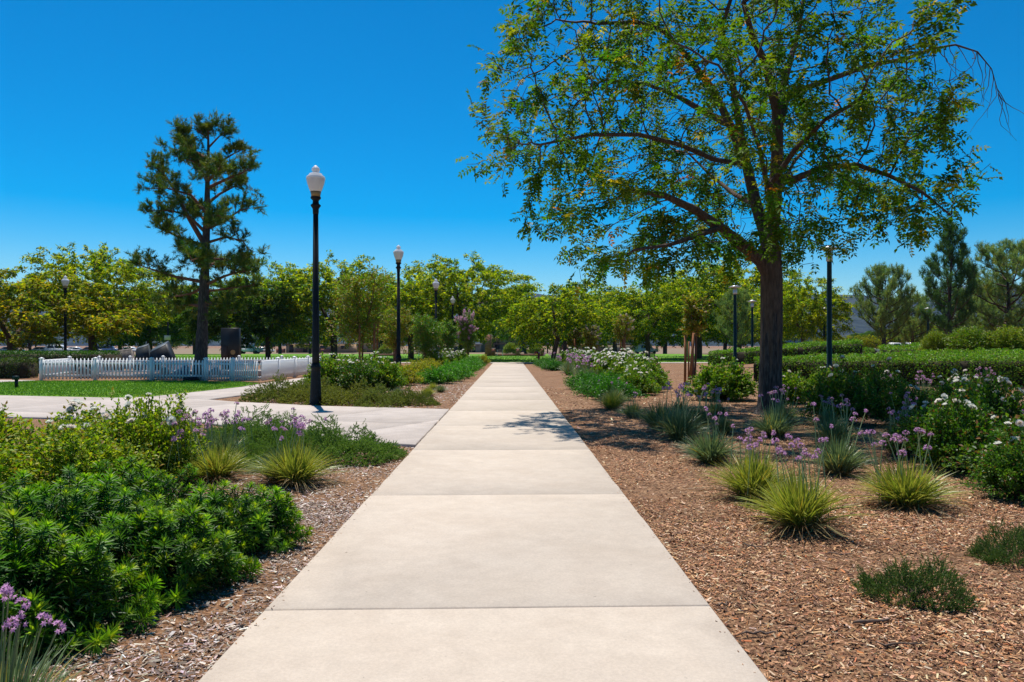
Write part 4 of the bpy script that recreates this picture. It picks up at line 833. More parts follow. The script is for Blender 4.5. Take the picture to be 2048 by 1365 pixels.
# ================================================================== shrubs and flower beds
RG = [(0.25, 0.33, 0.02), (0.14, 0.23, 0.016), (0.38, 0.39, 0.028), (0.08, 0.15, 0.015)]
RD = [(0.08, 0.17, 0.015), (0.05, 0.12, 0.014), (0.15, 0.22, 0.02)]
r = rng_(51)
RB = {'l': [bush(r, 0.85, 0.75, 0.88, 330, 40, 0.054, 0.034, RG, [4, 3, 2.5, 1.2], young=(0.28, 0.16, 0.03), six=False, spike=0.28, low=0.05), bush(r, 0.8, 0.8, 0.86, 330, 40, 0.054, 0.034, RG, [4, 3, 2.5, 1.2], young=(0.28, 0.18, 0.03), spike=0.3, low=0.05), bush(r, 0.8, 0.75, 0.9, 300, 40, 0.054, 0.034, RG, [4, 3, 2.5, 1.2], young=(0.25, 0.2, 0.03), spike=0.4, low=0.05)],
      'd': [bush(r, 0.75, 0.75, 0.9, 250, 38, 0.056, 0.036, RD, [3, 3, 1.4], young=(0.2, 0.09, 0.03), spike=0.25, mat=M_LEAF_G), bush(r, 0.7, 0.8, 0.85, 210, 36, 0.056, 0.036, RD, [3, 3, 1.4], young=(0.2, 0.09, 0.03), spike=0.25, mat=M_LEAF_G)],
      'far': [bush(r, 0.8, 0.8, 0.8, 230, 38, 0.075, 0.05, [(0.15, 0.24, 0.016), (0.07, 0.165, 0.014), (0.25, 0.27, 0.03)], [3, 3, 2], spike=0.2), bush(r, 0.8, 0.75, 0.75, 230, 38, 0.075, 0.05, [(0.14, 0.24, 0.016), (0.08, 0.165, 0.014), (0.25, 0.27, 0.03)], [3, 3, 2], spike=0.2)],
      'gr': [bush(r, 0.85, 0.85, 0.55, 190, 32, 0.06, 0.042, [(0.05, 0.19, 0.012), (0.08, 0.25, 0.014), (0.13, 0.29, 0.016)], None, mat=M_LEAF_G, rough=0.2), bush(r, 0.8, 0.85, 0.55, 190, 32, 0.06, 0.042, [(0.05, 0.19, 0.012), (0.08, 0.25, 0.014), (0.14, 0.30, 0.016)], None, mat=M_LEAF_G, rough=0.2)],
      'dg': [bush(r, 0.75, 0.75, 0.5, 190, 32, 0.05, 0.034, [(0.04, 0.15, 0.012), (0.07, 0.20, 0.014)], None, mat=M_LEAF_G, rough=0.2)],
      'ye': [bush(r, 0.9, 0.9, 0.75, 190, 32, 0.06, 0.042, [(0.38, 0.31, 0.016), (0.26, 0.28, 0.016), (0.14, 0.20, 0.014), (0.46, 0.30, 0.06)], [3, 3, 2, 1], rough=0.2), bush(r, 0.9, 0.85, 0.75, 190, 32, 0.06, 0.042, [(0.38, 0.30, 0.016), (0.26, 0.28, 0.016), (0.14, 0.20, 0.014), (0.46, 0.32, 0.07)], [3, 3, 2, 1], rough=0.2)],
      'ro': [bush(r, 1.2, 1.2, 1.5, 420, 40, 0.065, 0.045, [(0.16, 0.25, 0.016), (0.09, 0.16, 0.014), (0.26, 0.31, 0.02), (0.22, 0.15, 0.03)], [3, 3, 1.6, 1], rough=0.07, mat=M_LEAF_G), bush(r, 1.2, 1.2, 1.5, 420, 40, 0.065, 0.045, [(0.22, 0.28, 0.018), (0.12, 0.18, 0.014), (0.34, 0.34, 0.022), (0.28, 0.2, 0.03)], [3, 3, 1.6, 1], rough=0.07, mat=M_LEAF_G)]}
def place_bush(kind, x, y, label, name, cat, seed, sx=1.0, sz=1.0, nb=0, bs=0.045, group=None, sy=None, side=None, rz=None):
    r = rng_(700 + seed); b = RB[kind][seed % len(RB[kind])]
    t = thing(name, label, cat, (x, y, float(gnd(x, y)) - 0.01), r.uniform(0, 6.28) if rz is None else rz, (sx, sy or sx, sz), group)
    if b['stem']: ob('stems', b['stem'], t)['kind'] = 'stuff'
    ob('foliage', b['leaf'], t)['kind'] = 'stuff'
    rz_ = t.rotation_euler.z; k = 0; used = []
    for p, u in zip(b['tips'], b['up']):
        if k >= nb: break
        wx = p[0] * math.cos(rz_) - p[1] * math.sin(rz_); wy = p[0] * math.sin(rz_) + p[1] * math.cos(rz_)
        if wy > 0.45 and p[2] < 0.7 * (sz if sz else 1) * 0.9: continue
        if any(np.sum((p - q) ** 2) < 0.05 ** 2 for q in used): continue
        used.append(p); k += 1
        v = Vector(nrm(u * A(1, 1, 0.7) + A(0.1, -0.25, 0.6) + r.normal(size=3) * 0.35)).to_track_quat('Z', 'X').to_euler()
        s = bs * r.uniform(0.7, 1.15); ob('rose_bloom', ROSES[r.integers(3)], t, p + u * 0.02, tuple(v), (s / sx, s / (sy or sx), s / sz))
    return t
g = 'rose bushes in the left foreground'
place_bush('l', -5.55, 7.5, 'yellow-green rose bush cut by the left edge of the photo', 'rose_bush', 'rose bush', 0, 1.05, 0.92, 12, 0.062, g)
place_bush('l', -4.55, 7.9, 'yellow-green rose bush second from the left edge, white blooms at its top', 'rose_bush', 'rose bush', 1, 0.9, 0.82, 14, 0.058, g)
place_bush('l', -4.0, 8.3, 'right-hand rose bush with tall loose shoots beside the lilac flowers', 'rose_bush', 'rose bush', 2, 0.74, 0.92, 12, 0.048, g)
place_bush('l', -5.0, 6.6, 'nearest rose bush behind the whorled evergreen shrubs at left', 'rose_bush', 'rose bush', 3, 0.95, 0.82, 8, 0.058, g)
place_bush('l', -4.05, 7.1, 'low rose bush between the whorled shrubs and the lilac tufts', 'rose_bush', 'rose bush', 4, 0.8, 0.72, 2, 0.045, g)
place_bush('l', -6.6, 8.2, 'rose bush mostly outside the left edge of the photo', 'rose_bush', 'rose bush', 5, 1.0, 0.9, 4, 0.05, g)
g = 'whorled evergreen shrubs in the left foreground'
WS = [(-2.12, 4.55, 0.55, 0.55, 0.50, 172, 'whorled evergreen shrub nearest the sidewalk in the middle of the left clump'), (-2.05, 5.45, 0.55, 0.5, 0.46, 165, 'whorled evergreen shrub reaching furthest toward the sidewalk joint'), (-2.85, 4.9, 0.62, 0.6, 0.60, 187, 'whorled evergreen shrub in the centre of the left clump'), (-2.42, 3.78, 0.56, 0.5, 0.54, 180, 'front whorled evergreen shrub beside the corner lilac tuft'), (-3.3, 4.05, 0.65, 0.55, 0.6, 180, 'whorled evergreen shrub in front at the left edge'), (-3.75, 5.2, 0.65, 0.6, 0.62, 180, 'whorled evergreen shrub at the left edge below the roses'), (-2.95, 5.95, 0.6, 0.5, 0.54, 165, 'rearmost whorled evergreen shrub below the lilac flowers')]
for k, w in enumerate(WS): whorl_shrub(*w[:6], w[6], 60 + k, g)
g = 'lilac garlic tufts on the left'
tuft(-1.80, 2.62, 'lilac flowered tuft in the bottom left corner of the photo', 1, 0.95, 0, g, 1)
t = bpy.data.objects['garlic_tuft']
r = rng_(3)
for (px, py, d) in ((8, 1165, 2.5), (0, 1180, 2.7), (40, 1195, 2.6), (15, 1235, 2.5), (92, 1220, 2.55), (128, 1238, 2.7), (38, 1232, 2.6)):
    p = P(px, py, d) - np.array(t.location); ca, sa = math.cos(-t.rotation_euler.z), math.sin(-t.rotation_euler.z); p = A(p[0] * ca - p[1] * sa, p[0] * sa + p[1] * ca, p[2])
    mb = MB(); b = p * A(0.25, 0.25, 0); tube(mb, [b, b * 0.6 + p * A(.4, .4, .5), p], A(0.004, 0.0035, 0.0028), 4, (0.16, 0.2, 0.09)); st = part('flower_stem', mb, M_STEM, t); ob('flower_head', UMB[r.integers(2)], st, p, (r.normal() * .3, r.normal() * .3, 0), 0.032)
tuft(-3.18, 8.15, 'pale yellow lilac tuft in front of the rose bush at left', 0, 0.95, 16, g, 2, rf=0.4, bias=(-0.3, 0.15), fs=0.045); tuft(-2.24, 7.85, 'pale yellow lilac tuft at the left bed beside the sidewalk', 0, 0.95, 6, g, 3)
tuft(-2.48, 8.05, 'green lilac tuft half hidden behind the pale tuft at left', 1, 0.85, 4, g, 4)
tuft(-3.55, 9.3, 'lilac flowered tuft standing in the trailing groundcover, left one', 1, 0.9, 24, g, 5, rf=0.4, fs=0.045); tuft(-2.75, 9.7, 'lilac flowered tuft standing in the trailing groundcover, right one', 1, 0.8, 22, g, 6, rf=0.4, fs=0.045)
tuft(-3.75, 8.6, 'lilac flowered tuft touching the right-hand rose bush', 1, 0.9, 26, g, 7, rf=0.3, fs=0.045)
# groundcovers
r = rng_(61)
GC = {'ros': mound(r, 0.95, 0.85, 0.52, 3600, 26, 0.10, (0.10, 0.20, 0.04), (0.20, 0.29, 0.06), 0.022, 0.009, lift=0.3), 'oli': mound(r, 1.1, 0.85, 0.6, 1500, 24, 0.13, (0.13, 0.18, 0.05), (0.25, 0.26, 0.055), 0.034, 0.015, lift=0.3), 'oli2': mound(r, 1.0, 0.9, 0.55, 1500, 24, 0.13, (0.15, 0.18, 0.04), (0.27, 0.26, 0.045), 0.034, 0.015, lift=0.3), 'sm': mound(r, 0.40, 0.33, 0.24, 900, 34, 0.11, (0.055, 0.11, 0.03), (0.11, 0.165, 0.045), 0.015, 0.0065, lift=0.8)}
def cover(kind, x, y, sx, sy, sz, label, seed, group):
    t = thing('groundcover_plant', label, 'groundcover', (x, y, float(gnd(x, y)) - 0.005), seed * 1.3, (sx, sy, sz), group); ob('foliage', GC[kind], t)['kind'] = 'stuff'
    mb = MB(); r = rng_(seed)
    for _ in range(26):
        a = r.uniform(0, 6.28); e = A(math.cos(a), math.sin(a), 0) * r.uniform(0.15, 0.5) * (0.45 if kind == 'sm' else 1); tube(mb, [A(0, 0, 0.02), e * 0.6 + A(0, 0, 0.09), e + A(0, 0, 0.05)], A(0.008, 0.006, 0.003), 3, (0.12, 0.085, 0.05))
    part('stems', mb, M_STEM, t)['kind'] = 'stuff'
g = 'trailing groundcover in front of the cross walk'
for k, (x, y, s, l) in enumerate(((-2.15, 9.55, 0.82, 'trailing green groundcover nearest the sidewalk and cross walk corner'), (-3.05, 10.15, 0.9, 'trailing green groundcover in the middle of the left bed'), (-3.95, 10.9, 0.95, 'trailing green groundcover behind the right-hand rose bush'), (-2.9, 9.2, 0.6, 'small trailing groundcover in front of the others at left'))): cover('ros', x, y, s, s * 0.9, 1.0, l, 10 + k, g)
g = 'olive groundcover behind the cross walk'
for k, (x, y, s, h, l, kd) in enumerate(((-5.95, 20.0, 1.0, 1.15, 'olive groundcover mound at the tip left of the nearest lamp post', 'oli'), (-5.0, 19.2, 1.0, 1.0, 'olive groundcover directly behind the nearest lamp post', 'oli2'), (-3.95, 18.6, 0.95, 0.95, 'olive groundcover just right of the nearest lamp post', 'oli2'), (-3.1, 18.25, 0.85, 0.9, 'olive groundcover midway between lamp post and sidewalk', 'oli'), (-2.35, 18.4, 0.55, 0.8, 'small olive groundcover nearest the sidewalk', 'oli'), (-5.2, 20.7, 0.9, 1.0, 'olive groundcover at the back of the lamp post bed', 'oli2'))): cover(kd, x, y, s, s * 0.85, h, l, 20 + k, g)
g = 'small needle-leaved plants at lower right'
cover('sm', 2.33, 4.32, 0.66, 0.6, 0.85, 'small dark green creeping plant alone in the mulch at lower right', 31, g)
cover('sm', 3.42, 5.15, 0.62, 0.55, 0.8, 'small dark green creeping plant cut by the right edge', 32, g)
# beds left of the path, beyond the lamp post
g = 'rose hedge beside the nearest lamp post'
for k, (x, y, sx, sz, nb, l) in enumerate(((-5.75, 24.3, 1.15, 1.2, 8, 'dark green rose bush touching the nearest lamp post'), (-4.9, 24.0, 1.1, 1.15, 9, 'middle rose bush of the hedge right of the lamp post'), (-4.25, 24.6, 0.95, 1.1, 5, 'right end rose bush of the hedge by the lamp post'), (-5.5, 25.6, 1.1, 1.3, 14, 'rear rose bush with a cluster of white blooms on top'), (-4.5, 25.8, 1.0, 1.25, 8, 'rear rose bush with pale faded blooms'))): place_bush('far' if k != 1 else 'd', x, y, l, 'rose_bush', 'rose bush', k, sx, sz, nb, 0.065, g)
g = 'yellow shrubs left of the path'
for k, (x, y) in enumerate(((-3.95, 27.6), (-3.85, 29.4), (-3.9, 31.4), (-3.95, 33.6), (-3.9, 36.2), (-4.0, 39))): place_bush('ye', x, y, ORD[k] + ' yellow-leaved shrub counted from the rose hedge away from the camera', 'yellow_shrub', 'shrub', k, 0.85, 0.9, 0, group=g)
g = 'bright green shrubs left of the path'
for k, (x, y) in enumerate(((-2.75, 28.6), (-2.55, 30.6), (-2.45, 32.8), (-2.5, 35.2), (-2.4, 38), (-2.45, 41), (-2.4, 44.5), (-2.4, 48.5))): place_bush('gr', x, y, ORD[k] + ' bright green low shrub counted along the left side of the path', 'low_shrub', 'shrub', k, 0.95, 1.05, 0, group=g)
g = 'white roses left of the path end'
for k, (x, y) in enumerate(((-4.3, 43.5), (-4.1, 46.5), (-3.9, 49.5), (-3.4, 52.5))): place_bush('far', x, y, ORD[k] + ' white rose bush behind the bright green shrubs left of the path', 'rose_bush', 'rose bush', k, 1.0, 1.25, 24, 0.08, g)
place_bush('dg', -2.4, 53, 'dark strappy shrub beside the yellow post at the path end', 'low_shrub', 'shrub', 0, 0.8, 1.2); place_bush('ye', -1.95, 55.5, 'dry reddish shrub at the far left corner of the path', 'low_shrub', 'shrub', 1, 0.6, 0.9)
g = 'small pale tufts by the left path edge'
for k, (x, y, s, tn) in enumerate(((-2.35, 21.6, 0.55, 0), (-2.15, 23.4, 0.6, 1), (-2.5, 24.6, 0.5, 0), (-3.2, 21.6, 0.6, 1))): tuft(x, y, ('low yellow tuft left of the path, nearest one', 'green tuft next to the bright green shrubs, left of the path', 'low yellow tuft furthest back left of the path', 'bluish low tuft behind the olive groundcover')[k], tn, s, 0, g, 40 + k)
# right of the path: row 1 (garlic tufts, low shrubs), row 2 (white roses)
g = 'garlic tufts along the right side of the path'
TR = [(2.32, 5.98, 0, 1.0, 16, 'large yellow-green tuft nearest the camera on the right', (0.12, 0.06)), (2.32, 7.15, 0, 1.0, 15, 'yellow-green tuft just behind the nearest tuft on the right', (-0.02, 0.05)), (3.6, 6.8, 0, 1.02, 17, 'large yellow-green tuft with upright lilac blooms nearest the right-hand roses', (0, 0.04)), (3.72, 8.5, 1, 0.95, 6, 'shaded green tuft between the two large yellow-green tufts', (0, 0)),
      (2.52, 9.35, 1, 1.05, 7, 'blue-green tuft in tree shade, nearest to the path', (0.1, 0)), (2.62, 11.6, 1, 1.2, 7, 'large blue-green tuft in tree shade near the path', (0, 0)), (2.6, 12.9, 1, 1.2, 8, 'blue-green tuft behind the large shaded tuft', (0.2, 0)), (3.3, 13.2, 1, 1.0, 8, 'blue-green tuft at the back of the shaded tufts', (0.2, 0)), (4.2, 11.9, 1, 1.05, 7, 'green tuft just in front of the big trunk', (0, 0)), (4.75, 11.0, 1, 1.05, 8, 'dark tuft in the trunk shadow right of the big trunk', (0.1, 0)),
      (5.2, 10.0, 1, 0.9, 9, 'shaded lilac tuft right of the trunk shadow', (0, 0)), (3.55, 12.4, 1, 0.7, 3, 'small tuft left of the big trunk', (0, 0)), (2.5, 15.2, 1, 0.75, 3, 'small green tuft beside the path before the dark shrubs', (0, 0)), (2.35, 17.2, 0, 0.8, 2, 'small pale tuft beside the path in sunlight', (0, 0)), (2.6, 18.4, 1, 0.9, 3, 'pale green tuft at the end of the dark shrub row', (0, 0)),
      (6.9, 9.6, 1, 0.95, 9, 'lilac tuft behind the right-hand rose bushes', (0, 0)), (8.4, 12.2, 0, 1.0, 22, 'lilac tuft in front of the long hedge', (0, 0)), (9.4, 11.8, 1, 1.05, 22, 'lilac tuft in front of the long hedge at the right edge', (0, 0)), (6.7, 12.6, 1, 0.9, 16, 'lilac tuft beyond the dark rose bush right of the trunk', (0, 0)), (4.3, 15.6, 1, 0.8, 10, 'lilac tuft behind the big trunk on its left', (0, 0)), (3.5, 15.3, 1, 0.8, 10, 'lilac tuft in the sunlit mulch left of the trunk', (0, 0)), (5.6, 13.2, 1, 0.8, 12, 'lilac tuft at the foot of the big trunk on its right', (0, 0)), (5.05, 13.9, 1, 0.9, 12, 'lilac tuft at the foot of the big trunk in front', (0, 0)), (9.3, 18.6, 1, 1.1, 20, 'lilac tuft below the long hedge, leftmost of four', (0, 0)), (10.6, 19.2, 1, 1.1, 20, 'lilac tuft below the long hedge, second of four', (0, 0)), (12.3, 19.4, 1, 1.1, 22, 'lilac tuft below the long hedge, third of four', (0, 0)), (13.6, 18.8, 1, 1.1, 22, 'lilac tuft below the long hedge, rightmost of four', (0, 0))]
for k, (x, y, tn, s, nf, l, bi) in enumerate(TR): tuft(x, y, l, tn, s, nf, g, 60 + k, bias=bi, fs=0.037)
g = 'dark green low shrubs along the right side of the path'
for k, (x, y) in enumerate(((2.75, 20.2), (2.65, 21.7), (2.6, 23.2), (3.3, 24.0), (2.55, 25.0), (2.6, 43), (2.5, 46), (2.45, 49.5), (2.45, 53))): place_bush('dg', x, y, ORD[k] + ' dark green low shrub counted along the right side of the path', 'low_shrub', 'shrub', k, 0.95, 1.05, 0, group=g)
g = 'far garlic tufts right of the path'
for k, (x, y, s) in enumerate(((3.0, 28.5, 1.25), (3.0, 31, 1.3), (3.2, 33.5, 1.25), (2.9, 36.5, 1.25), (3.1, 40, 1.3), (3.0, 44, 1.2), (2.75, 51, 1.2))): tuft(x, y, ORD[k] + ' lilac flowered tuft beyond the dark shrubs right of the path', 1, s, 9, g, 90 + k, rf=0.3, fs=0.06)
g = 'white roses in the right bed'
RW = [(3.75, 22.2, 0.75), (4.2, 23.6, 0.9), (4.6, 25.3, 1.0), (4.1, 26.9, 0.95), (4.9, 27.8, 1.0), (4.3, 29.8, 1.0), (5.1, 30.8, 1.0), (4.4, 32.9, 1.05), (5.2, 34.2, 1.05), (4.4, 36.5, 1.05), (5.2, 38.2, 1.05), (4.3, 40.5, 1.05), (4.6, 44, 1.1), (4.4, 48, 1.1), (4.2, 52, 1.1)]
for k, (x, y, s) in enumerate(RW): place_bush('far', x, y, ORD[k] + ' white rose bush counted from the near end of the right bed', 'rose_bush', 'rose bush', 20 + k, s, s * (1.05 if y < 27 else 1.2), 12 if y < 25 else (26 if y < 32 else 34), 0.055 if y < 27 else 0.085, g)
g = 'rose bushes right of the big tree'
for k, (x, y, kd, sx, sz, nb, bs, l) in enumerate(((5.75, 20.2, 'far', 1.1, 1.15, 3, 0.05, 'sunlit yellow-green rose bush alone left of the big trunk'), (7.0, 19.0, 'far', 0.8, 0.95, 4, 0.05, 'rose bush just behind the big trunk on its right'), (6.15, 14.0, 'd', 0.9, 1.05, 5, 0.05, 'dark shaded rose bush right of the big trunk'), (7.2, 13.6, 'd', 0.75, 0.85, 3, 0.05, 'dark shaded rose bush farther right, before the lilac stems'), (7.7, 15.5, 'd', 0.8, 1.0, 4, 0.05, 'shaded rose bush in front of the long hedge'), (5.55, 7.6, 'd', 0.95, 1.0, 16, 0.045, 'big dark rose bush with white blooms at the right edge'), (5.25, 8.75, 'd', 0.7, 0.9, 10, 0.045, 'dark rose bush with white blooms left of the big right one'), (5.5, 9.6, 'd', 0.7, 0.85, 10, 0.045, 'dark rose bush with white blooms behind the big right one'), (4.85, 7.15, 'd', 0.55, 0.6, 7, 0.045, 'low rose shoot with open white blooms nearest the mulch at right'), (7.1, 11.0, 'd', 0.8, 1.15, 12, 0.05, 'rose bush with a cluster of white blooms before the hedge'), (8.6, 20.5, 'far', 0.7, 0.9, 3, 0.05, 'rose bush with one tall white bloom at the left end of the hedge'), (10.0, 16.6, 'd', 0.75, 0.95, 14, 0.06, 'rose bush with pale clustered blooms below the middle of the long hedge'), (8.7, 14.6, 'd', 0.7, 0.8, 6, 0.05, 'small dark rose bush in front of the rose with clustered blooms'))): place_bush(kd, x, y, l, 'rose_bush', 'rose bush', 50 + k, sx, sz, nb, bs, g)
# ---- clipped hedges
M_CORE = noisemat('hedge_inner_shade', [(0.3, (0.018, 0.014, 0.008)), (0.7, (0.05, 0.04, 0.02))], scale=14, rough=0.95)  # dark colour of the solid hedge filler, painted in as shade between the leaves
def hedge(name, label, pts, wd, h, dens, L, cols, w, seed, group=None, mat=None, wob=0.17):
    """clipped hedge that follows a line on the ground; leaves on a lumpy rounded-box surface round a solid hull coloured dark as inner shade"""
    r = rng_(seed); pts = np.array(pts, float); sg = np.diff(pts, axis=0); ln = np.linalg.norm(sg, axis=1); cum = np.concatenate([[0], np.cumsum(ln)]); T = cum[-1]
    c0 = pts.mean(0); org = A(c0[0], c0[1], float(gz(*c0)))
    def at(s):
        i = np.clip(np.searchsorted(cum, s, side='right') - 1, 0, len(ln) - 1); f = (s - cum[i]) / ln[i]; p = pts[i] + sg[i] * f[:, None]; t = sg[i] / ln[i][:, None]; return p, t
    per = 2 * h + wd; N = int(dens * T * per); s = r.uniform(-0.05 * 0, T, N); u = r.random(N) * per
    side = np.where(u < h, -1.0, np.where(u > h + wd, 1.0, 0.0)); off = np.where(side < 0, -wd / 2, np.where(side > 0, wd / 2, u - h - wd / 2)); z = np.where(side < 0, u, np.where(side > 0, per - u, h))
    e = np.minimum(s, T - s); rd = np.clip(e / 0.3, 0.4, 1); 
    # round the top edges and the ends
    ro = 0.22; ax = np.clip((np.abs(off) - (wd / 2 - ro)) / ro, 0, 1); az = np.clip((z - (h - ro)) / ro, 0, 1); q = np.sqrt(ax ** 2 + az ** 2); k = (ax > 0) & (az > 0) & (q > 1e-6); f = np.where(k, 1 / np.maximum(q, 1), 1.0)
    off = np.sign(off) * ((wd / 2 - ro) + ax * ro * f) * (ax > 0) + off * (ax == 0); z = np.where(az > 0, (h - ro) + az * ro * f, z)
    p, t = at(s); nv = np.stack([-t[:, 1], t[:, 0]], 1)
    bump = wob * np.array([mnoise.noise(Vector((a * 1.1, b * 1.4, c * 1.1))) + 0.6 * mnoise.noise(Vector((a * 3, b * 3, c * 3 + 7))) for a, b, c in zip(s, off, z)])
    nor = np.stack([nv[:, 0] * np.sign(off) * ax, nv[:, 1] * np.sign(off) * ax, az + 0.02], 1); nor = nrm(nor); inn = -0.14 * r.random(N) ** 1.6 + bump
    pos = np.stack([p[:, 0] + nv[:, 0] * off * rd, p[:, 1] + nv[:, 1] * off * rd, z + gz(p[:, 0], p[:, 1])], 1) + nor * inn[:, None]
    pos[:, 2] = np.maximum(pos[:, 2], gz(pos[:, 0], pos[:, 1]) + 0.02)
    d = nrm(nor * 0.6 + rdir(r, N)); n2 = nrm(nor * 0.7 + rdir(r, N) * 0.8 + A(0, 0, 0.3)); fol = MB(); leaves(fol, pos - org, d, n2, L * r.uniform(0.7, 1.3, N), L * 0.62 * r.uniform(0.8, 1.2, N), pick(r, N, cols, w))
    core = MB(); m = max(2, int(T / 0.8)); S = np.linspace(0.14, T - 0.14, m); p, t = at(S); nv = np.stack([-t[:, 1], t[:, 0]], 1); V = []
    prof = [(-wd / 2 + .16, 0.03), (-wd / 2 + .16, h - .32), (-wd / 2 + .3, h - .17), (wd / 2 - .3, h - .17), (wd / 2 - .16, h - .32), (wd / 2 - .16, 0.03)]
    for i in range(m):
        for o, zz in prof: V.append([p[i, 0] + nv[i, 0] * o - org[0], p[i, 1] + nv[i, 1] * o - org[1], zz + float(gz(*p[i])) - org[2]])
    nP = len(prof); fs = [[i * nP + j, i * nP + j + 1, (i + 1) * nP + j + 1, (i + 1) * nP + j] for i in range(m - 1) for j in range(nP - 1)]; core.add(V, [np.array(fs), np.arange(nP)[None], (np.arange(nP) + (m - 1) * nP)[None]])
    t = thing(name, label, 'hedge', org, 0, 1, group); part('shade_core', core, M_CORE, t); part('foliage', fol, mat or M_LEAF_G, t)['kind'] = 'stuff'
HG = [(0.13, 0.26, 0.016), (0.21, 0.34, 0.02), (0.08, 0.18, 0.014), (0.22, 0.17, 0.04)]
g = 'clipped hedges on the right'
hedge('clipped_hedge', 'long clipped green hedge running to the right edge behind the roses', [(9.3, 28.2), (11.5, 26.6), (15, 25.2), (20, 24.6), (24, 24.6)], 1.9, 0.9, 700, 0.065, HG, [3, 3, 2, 1], 401, g)
hedge('clipped_hedge', 'clipped hedge on the mound left of the big trunk, around the green lamp posts', [(12.6, 45), (13.6, 42.6), (16, 41.2), (19, 40.5)], 2.2, 0.85, 420, 0.085, HG, [4, 4, 2, 0.3], 402, g)
hedge('clipped_hedge', 'broad clipped hedge on the mound behind the long hedge', [(11.8, 32.8), (15, 31), (19, 30.2), (24, 30)], 3.0, 0.5, 380, 0.075, HG, [3, 4, 1.5, 1], 403, g)
hedge('clipped_hedge', 'rear clipped hedge on the mound below the right pines', [(18.5, 37.5), (22, 36), (27, 35.5)], 3.0, 0.42, 330, 0.085, HG, [3, 4, 1.5, 0.6], 404, g)
hedge('clipped_hedge', 'small far clipped hedge just right of the big trunk', [(20.2, 52), (25, 51.5)], 1.8, 1.15, 300, 0.1, HG, [4, 3, 2, 0.5], 405, g)
hedge('flowering_hedge', 'low hedge with rusty flower tops left of the white fence', [(-27, 33.4), (-21.3, 33.6)], 1.5, 0.85, 520, 0.07, [(0.06, 0.10, 0.02), (0.04, 0.075, 0.018), (0.10, 0.12, 0.02)], None, 406, None, wob=0.12)
hedge('trimmed_hedge', 'dark flat-topped hedge behind the rusty flowered hedge at far left', [(-31, 40.5), (-21.5, 40.5)], 3.2, 1.12, 330, 0.08, [(0.035, 0.095, 0.012), (0.06, 0.13, 0.014)], None, 407, None, wob=0.03)
g = 'round clipped shrubs on the mound'
for k, (px, d, sx, sz, l) in enumerate(((1872, 34, 0.62, 0.78, 'smallest round yellow-green clipped shrub, left of three'), (1938, 33.3, 1.0, 0.9, 'middle round clipped shrub of three under the right pines'), (2020, 32.5, 1.08, 0.95, 'largest round clipped shrub at the right edge of the photo'))):
    x = (px - VX) / F * d; place_bush('ro', x, d, l, 'round_shrub', 'shrub', 1 - k % 2, sx, sz, 0, group=g)
for k, (x, y) in enumerate(((-26.5, 33.2), (-25.0, 33.3), (-23.6, 33.2), (-22.2, 33.3))): pass
# dry ornamental grass behind the big trunk
tuft(20.0, 49.0, 'dry golden ornamental grass behind the small far hedge, left clump', 0, 3.2, 0, 'dry ornamental grass', 130); tuft(21.8, 49.0, 'dry golden ornamental grass behind the small far hedge, right clump', 0, 3.0, 0, 'dry ornamental grass', 131)
# ================================================================== built things
M_BLACK = plain('black_painted_metal', (0.006, 0.009, 0.012), 0.55, 0.2, var=0.25, scale=9)
M_GREENM = plain('dark_green_metal', (0.004, 0.02, 0.02), 0.5, 0.25, var=0.2, scale=9)
M_SILVER = plain('lamp_disc_metal', (0.55, 0.55, 0.53), 0.4, 0.5, 0.3)
M_WHITEP = plain('white_vinyl', (0.80, 0.81, 0.82), 0.45, 0.4, var=0.04, scale=4)
M_AMBER = plain('amber_collar', (0.36, 0.22, 0.07), 0.4, 0.5)
M_SIGN = plain('white_sign', (0.7, 0.7, 0.7), 0.5)
M_STONE = noisemat('dark_stone', [(0.3, (0.03, 0.036, 0.036)), (0.7, (0.065, 0.072, 0.072))], scale=5, rough=0.5)
M_GRANITE = noisemat('polished_granite', [(0.3, (0.012, 0.013, 0.014)), (0.7, (0.03, 0.03, 0.032))], scale=40, rough=0.45, spec=0.3)
M_BLUEST = noisemat('blue_stone', [(0.3, (0.05, 0.08, 0.13)), (0.7, (0.10, 0.14, 0.2))], scale=6, rough=0.6)
M_BRICK = noisemat('red_brick', [(0.3, (0.20, 0.065, 0.045)), (0.5, (0.32, 0.125, 0.09)), (0.7, (0.42, 0.21, 0.15))], scale=3.0, stretch=(1.2, 1.2, 4), rough=0.9, bump=0.6, bscale=6)
M_TAN = plain('tan_stucco', (0.42, 0.29, 0.19), 0.9, 0.2, var=0.06, scale=0.6)
M_OLIVE = plain('olive_stucco', (0.30, 0.27, 0.20), 0.9, 0.2, var=0.06, scale=0.6)
M_ROOF = plain('grey_roof', (0.28, 0.27, 0.27), 0.7, 0.3, scale=1)
M_DOOR = plain('dark_door', (0.05, 0.03, 0.022), 0.6)
M_WOODD = plain('dark_wood', (0.06, 0.045, 0.035), 0.8)
M_RED = plain('red_brown_metal', (0.22, 0.035, 0.02), 0.5)
M_YEL = plain('yellow_paint', (0.55, 0.30, 0.02), 0.5)
M_ROCK = noisemat('boulder', [(0.3, (0.10, 0.085, 0.075)), (0.7, (0.30, 0.26, 0.23))], scale=4, rough=0.9, bump=0.8, bscale=9)
M_TYRE = plain('tyre', (0.02, 0.02, 0.02), 0.9)
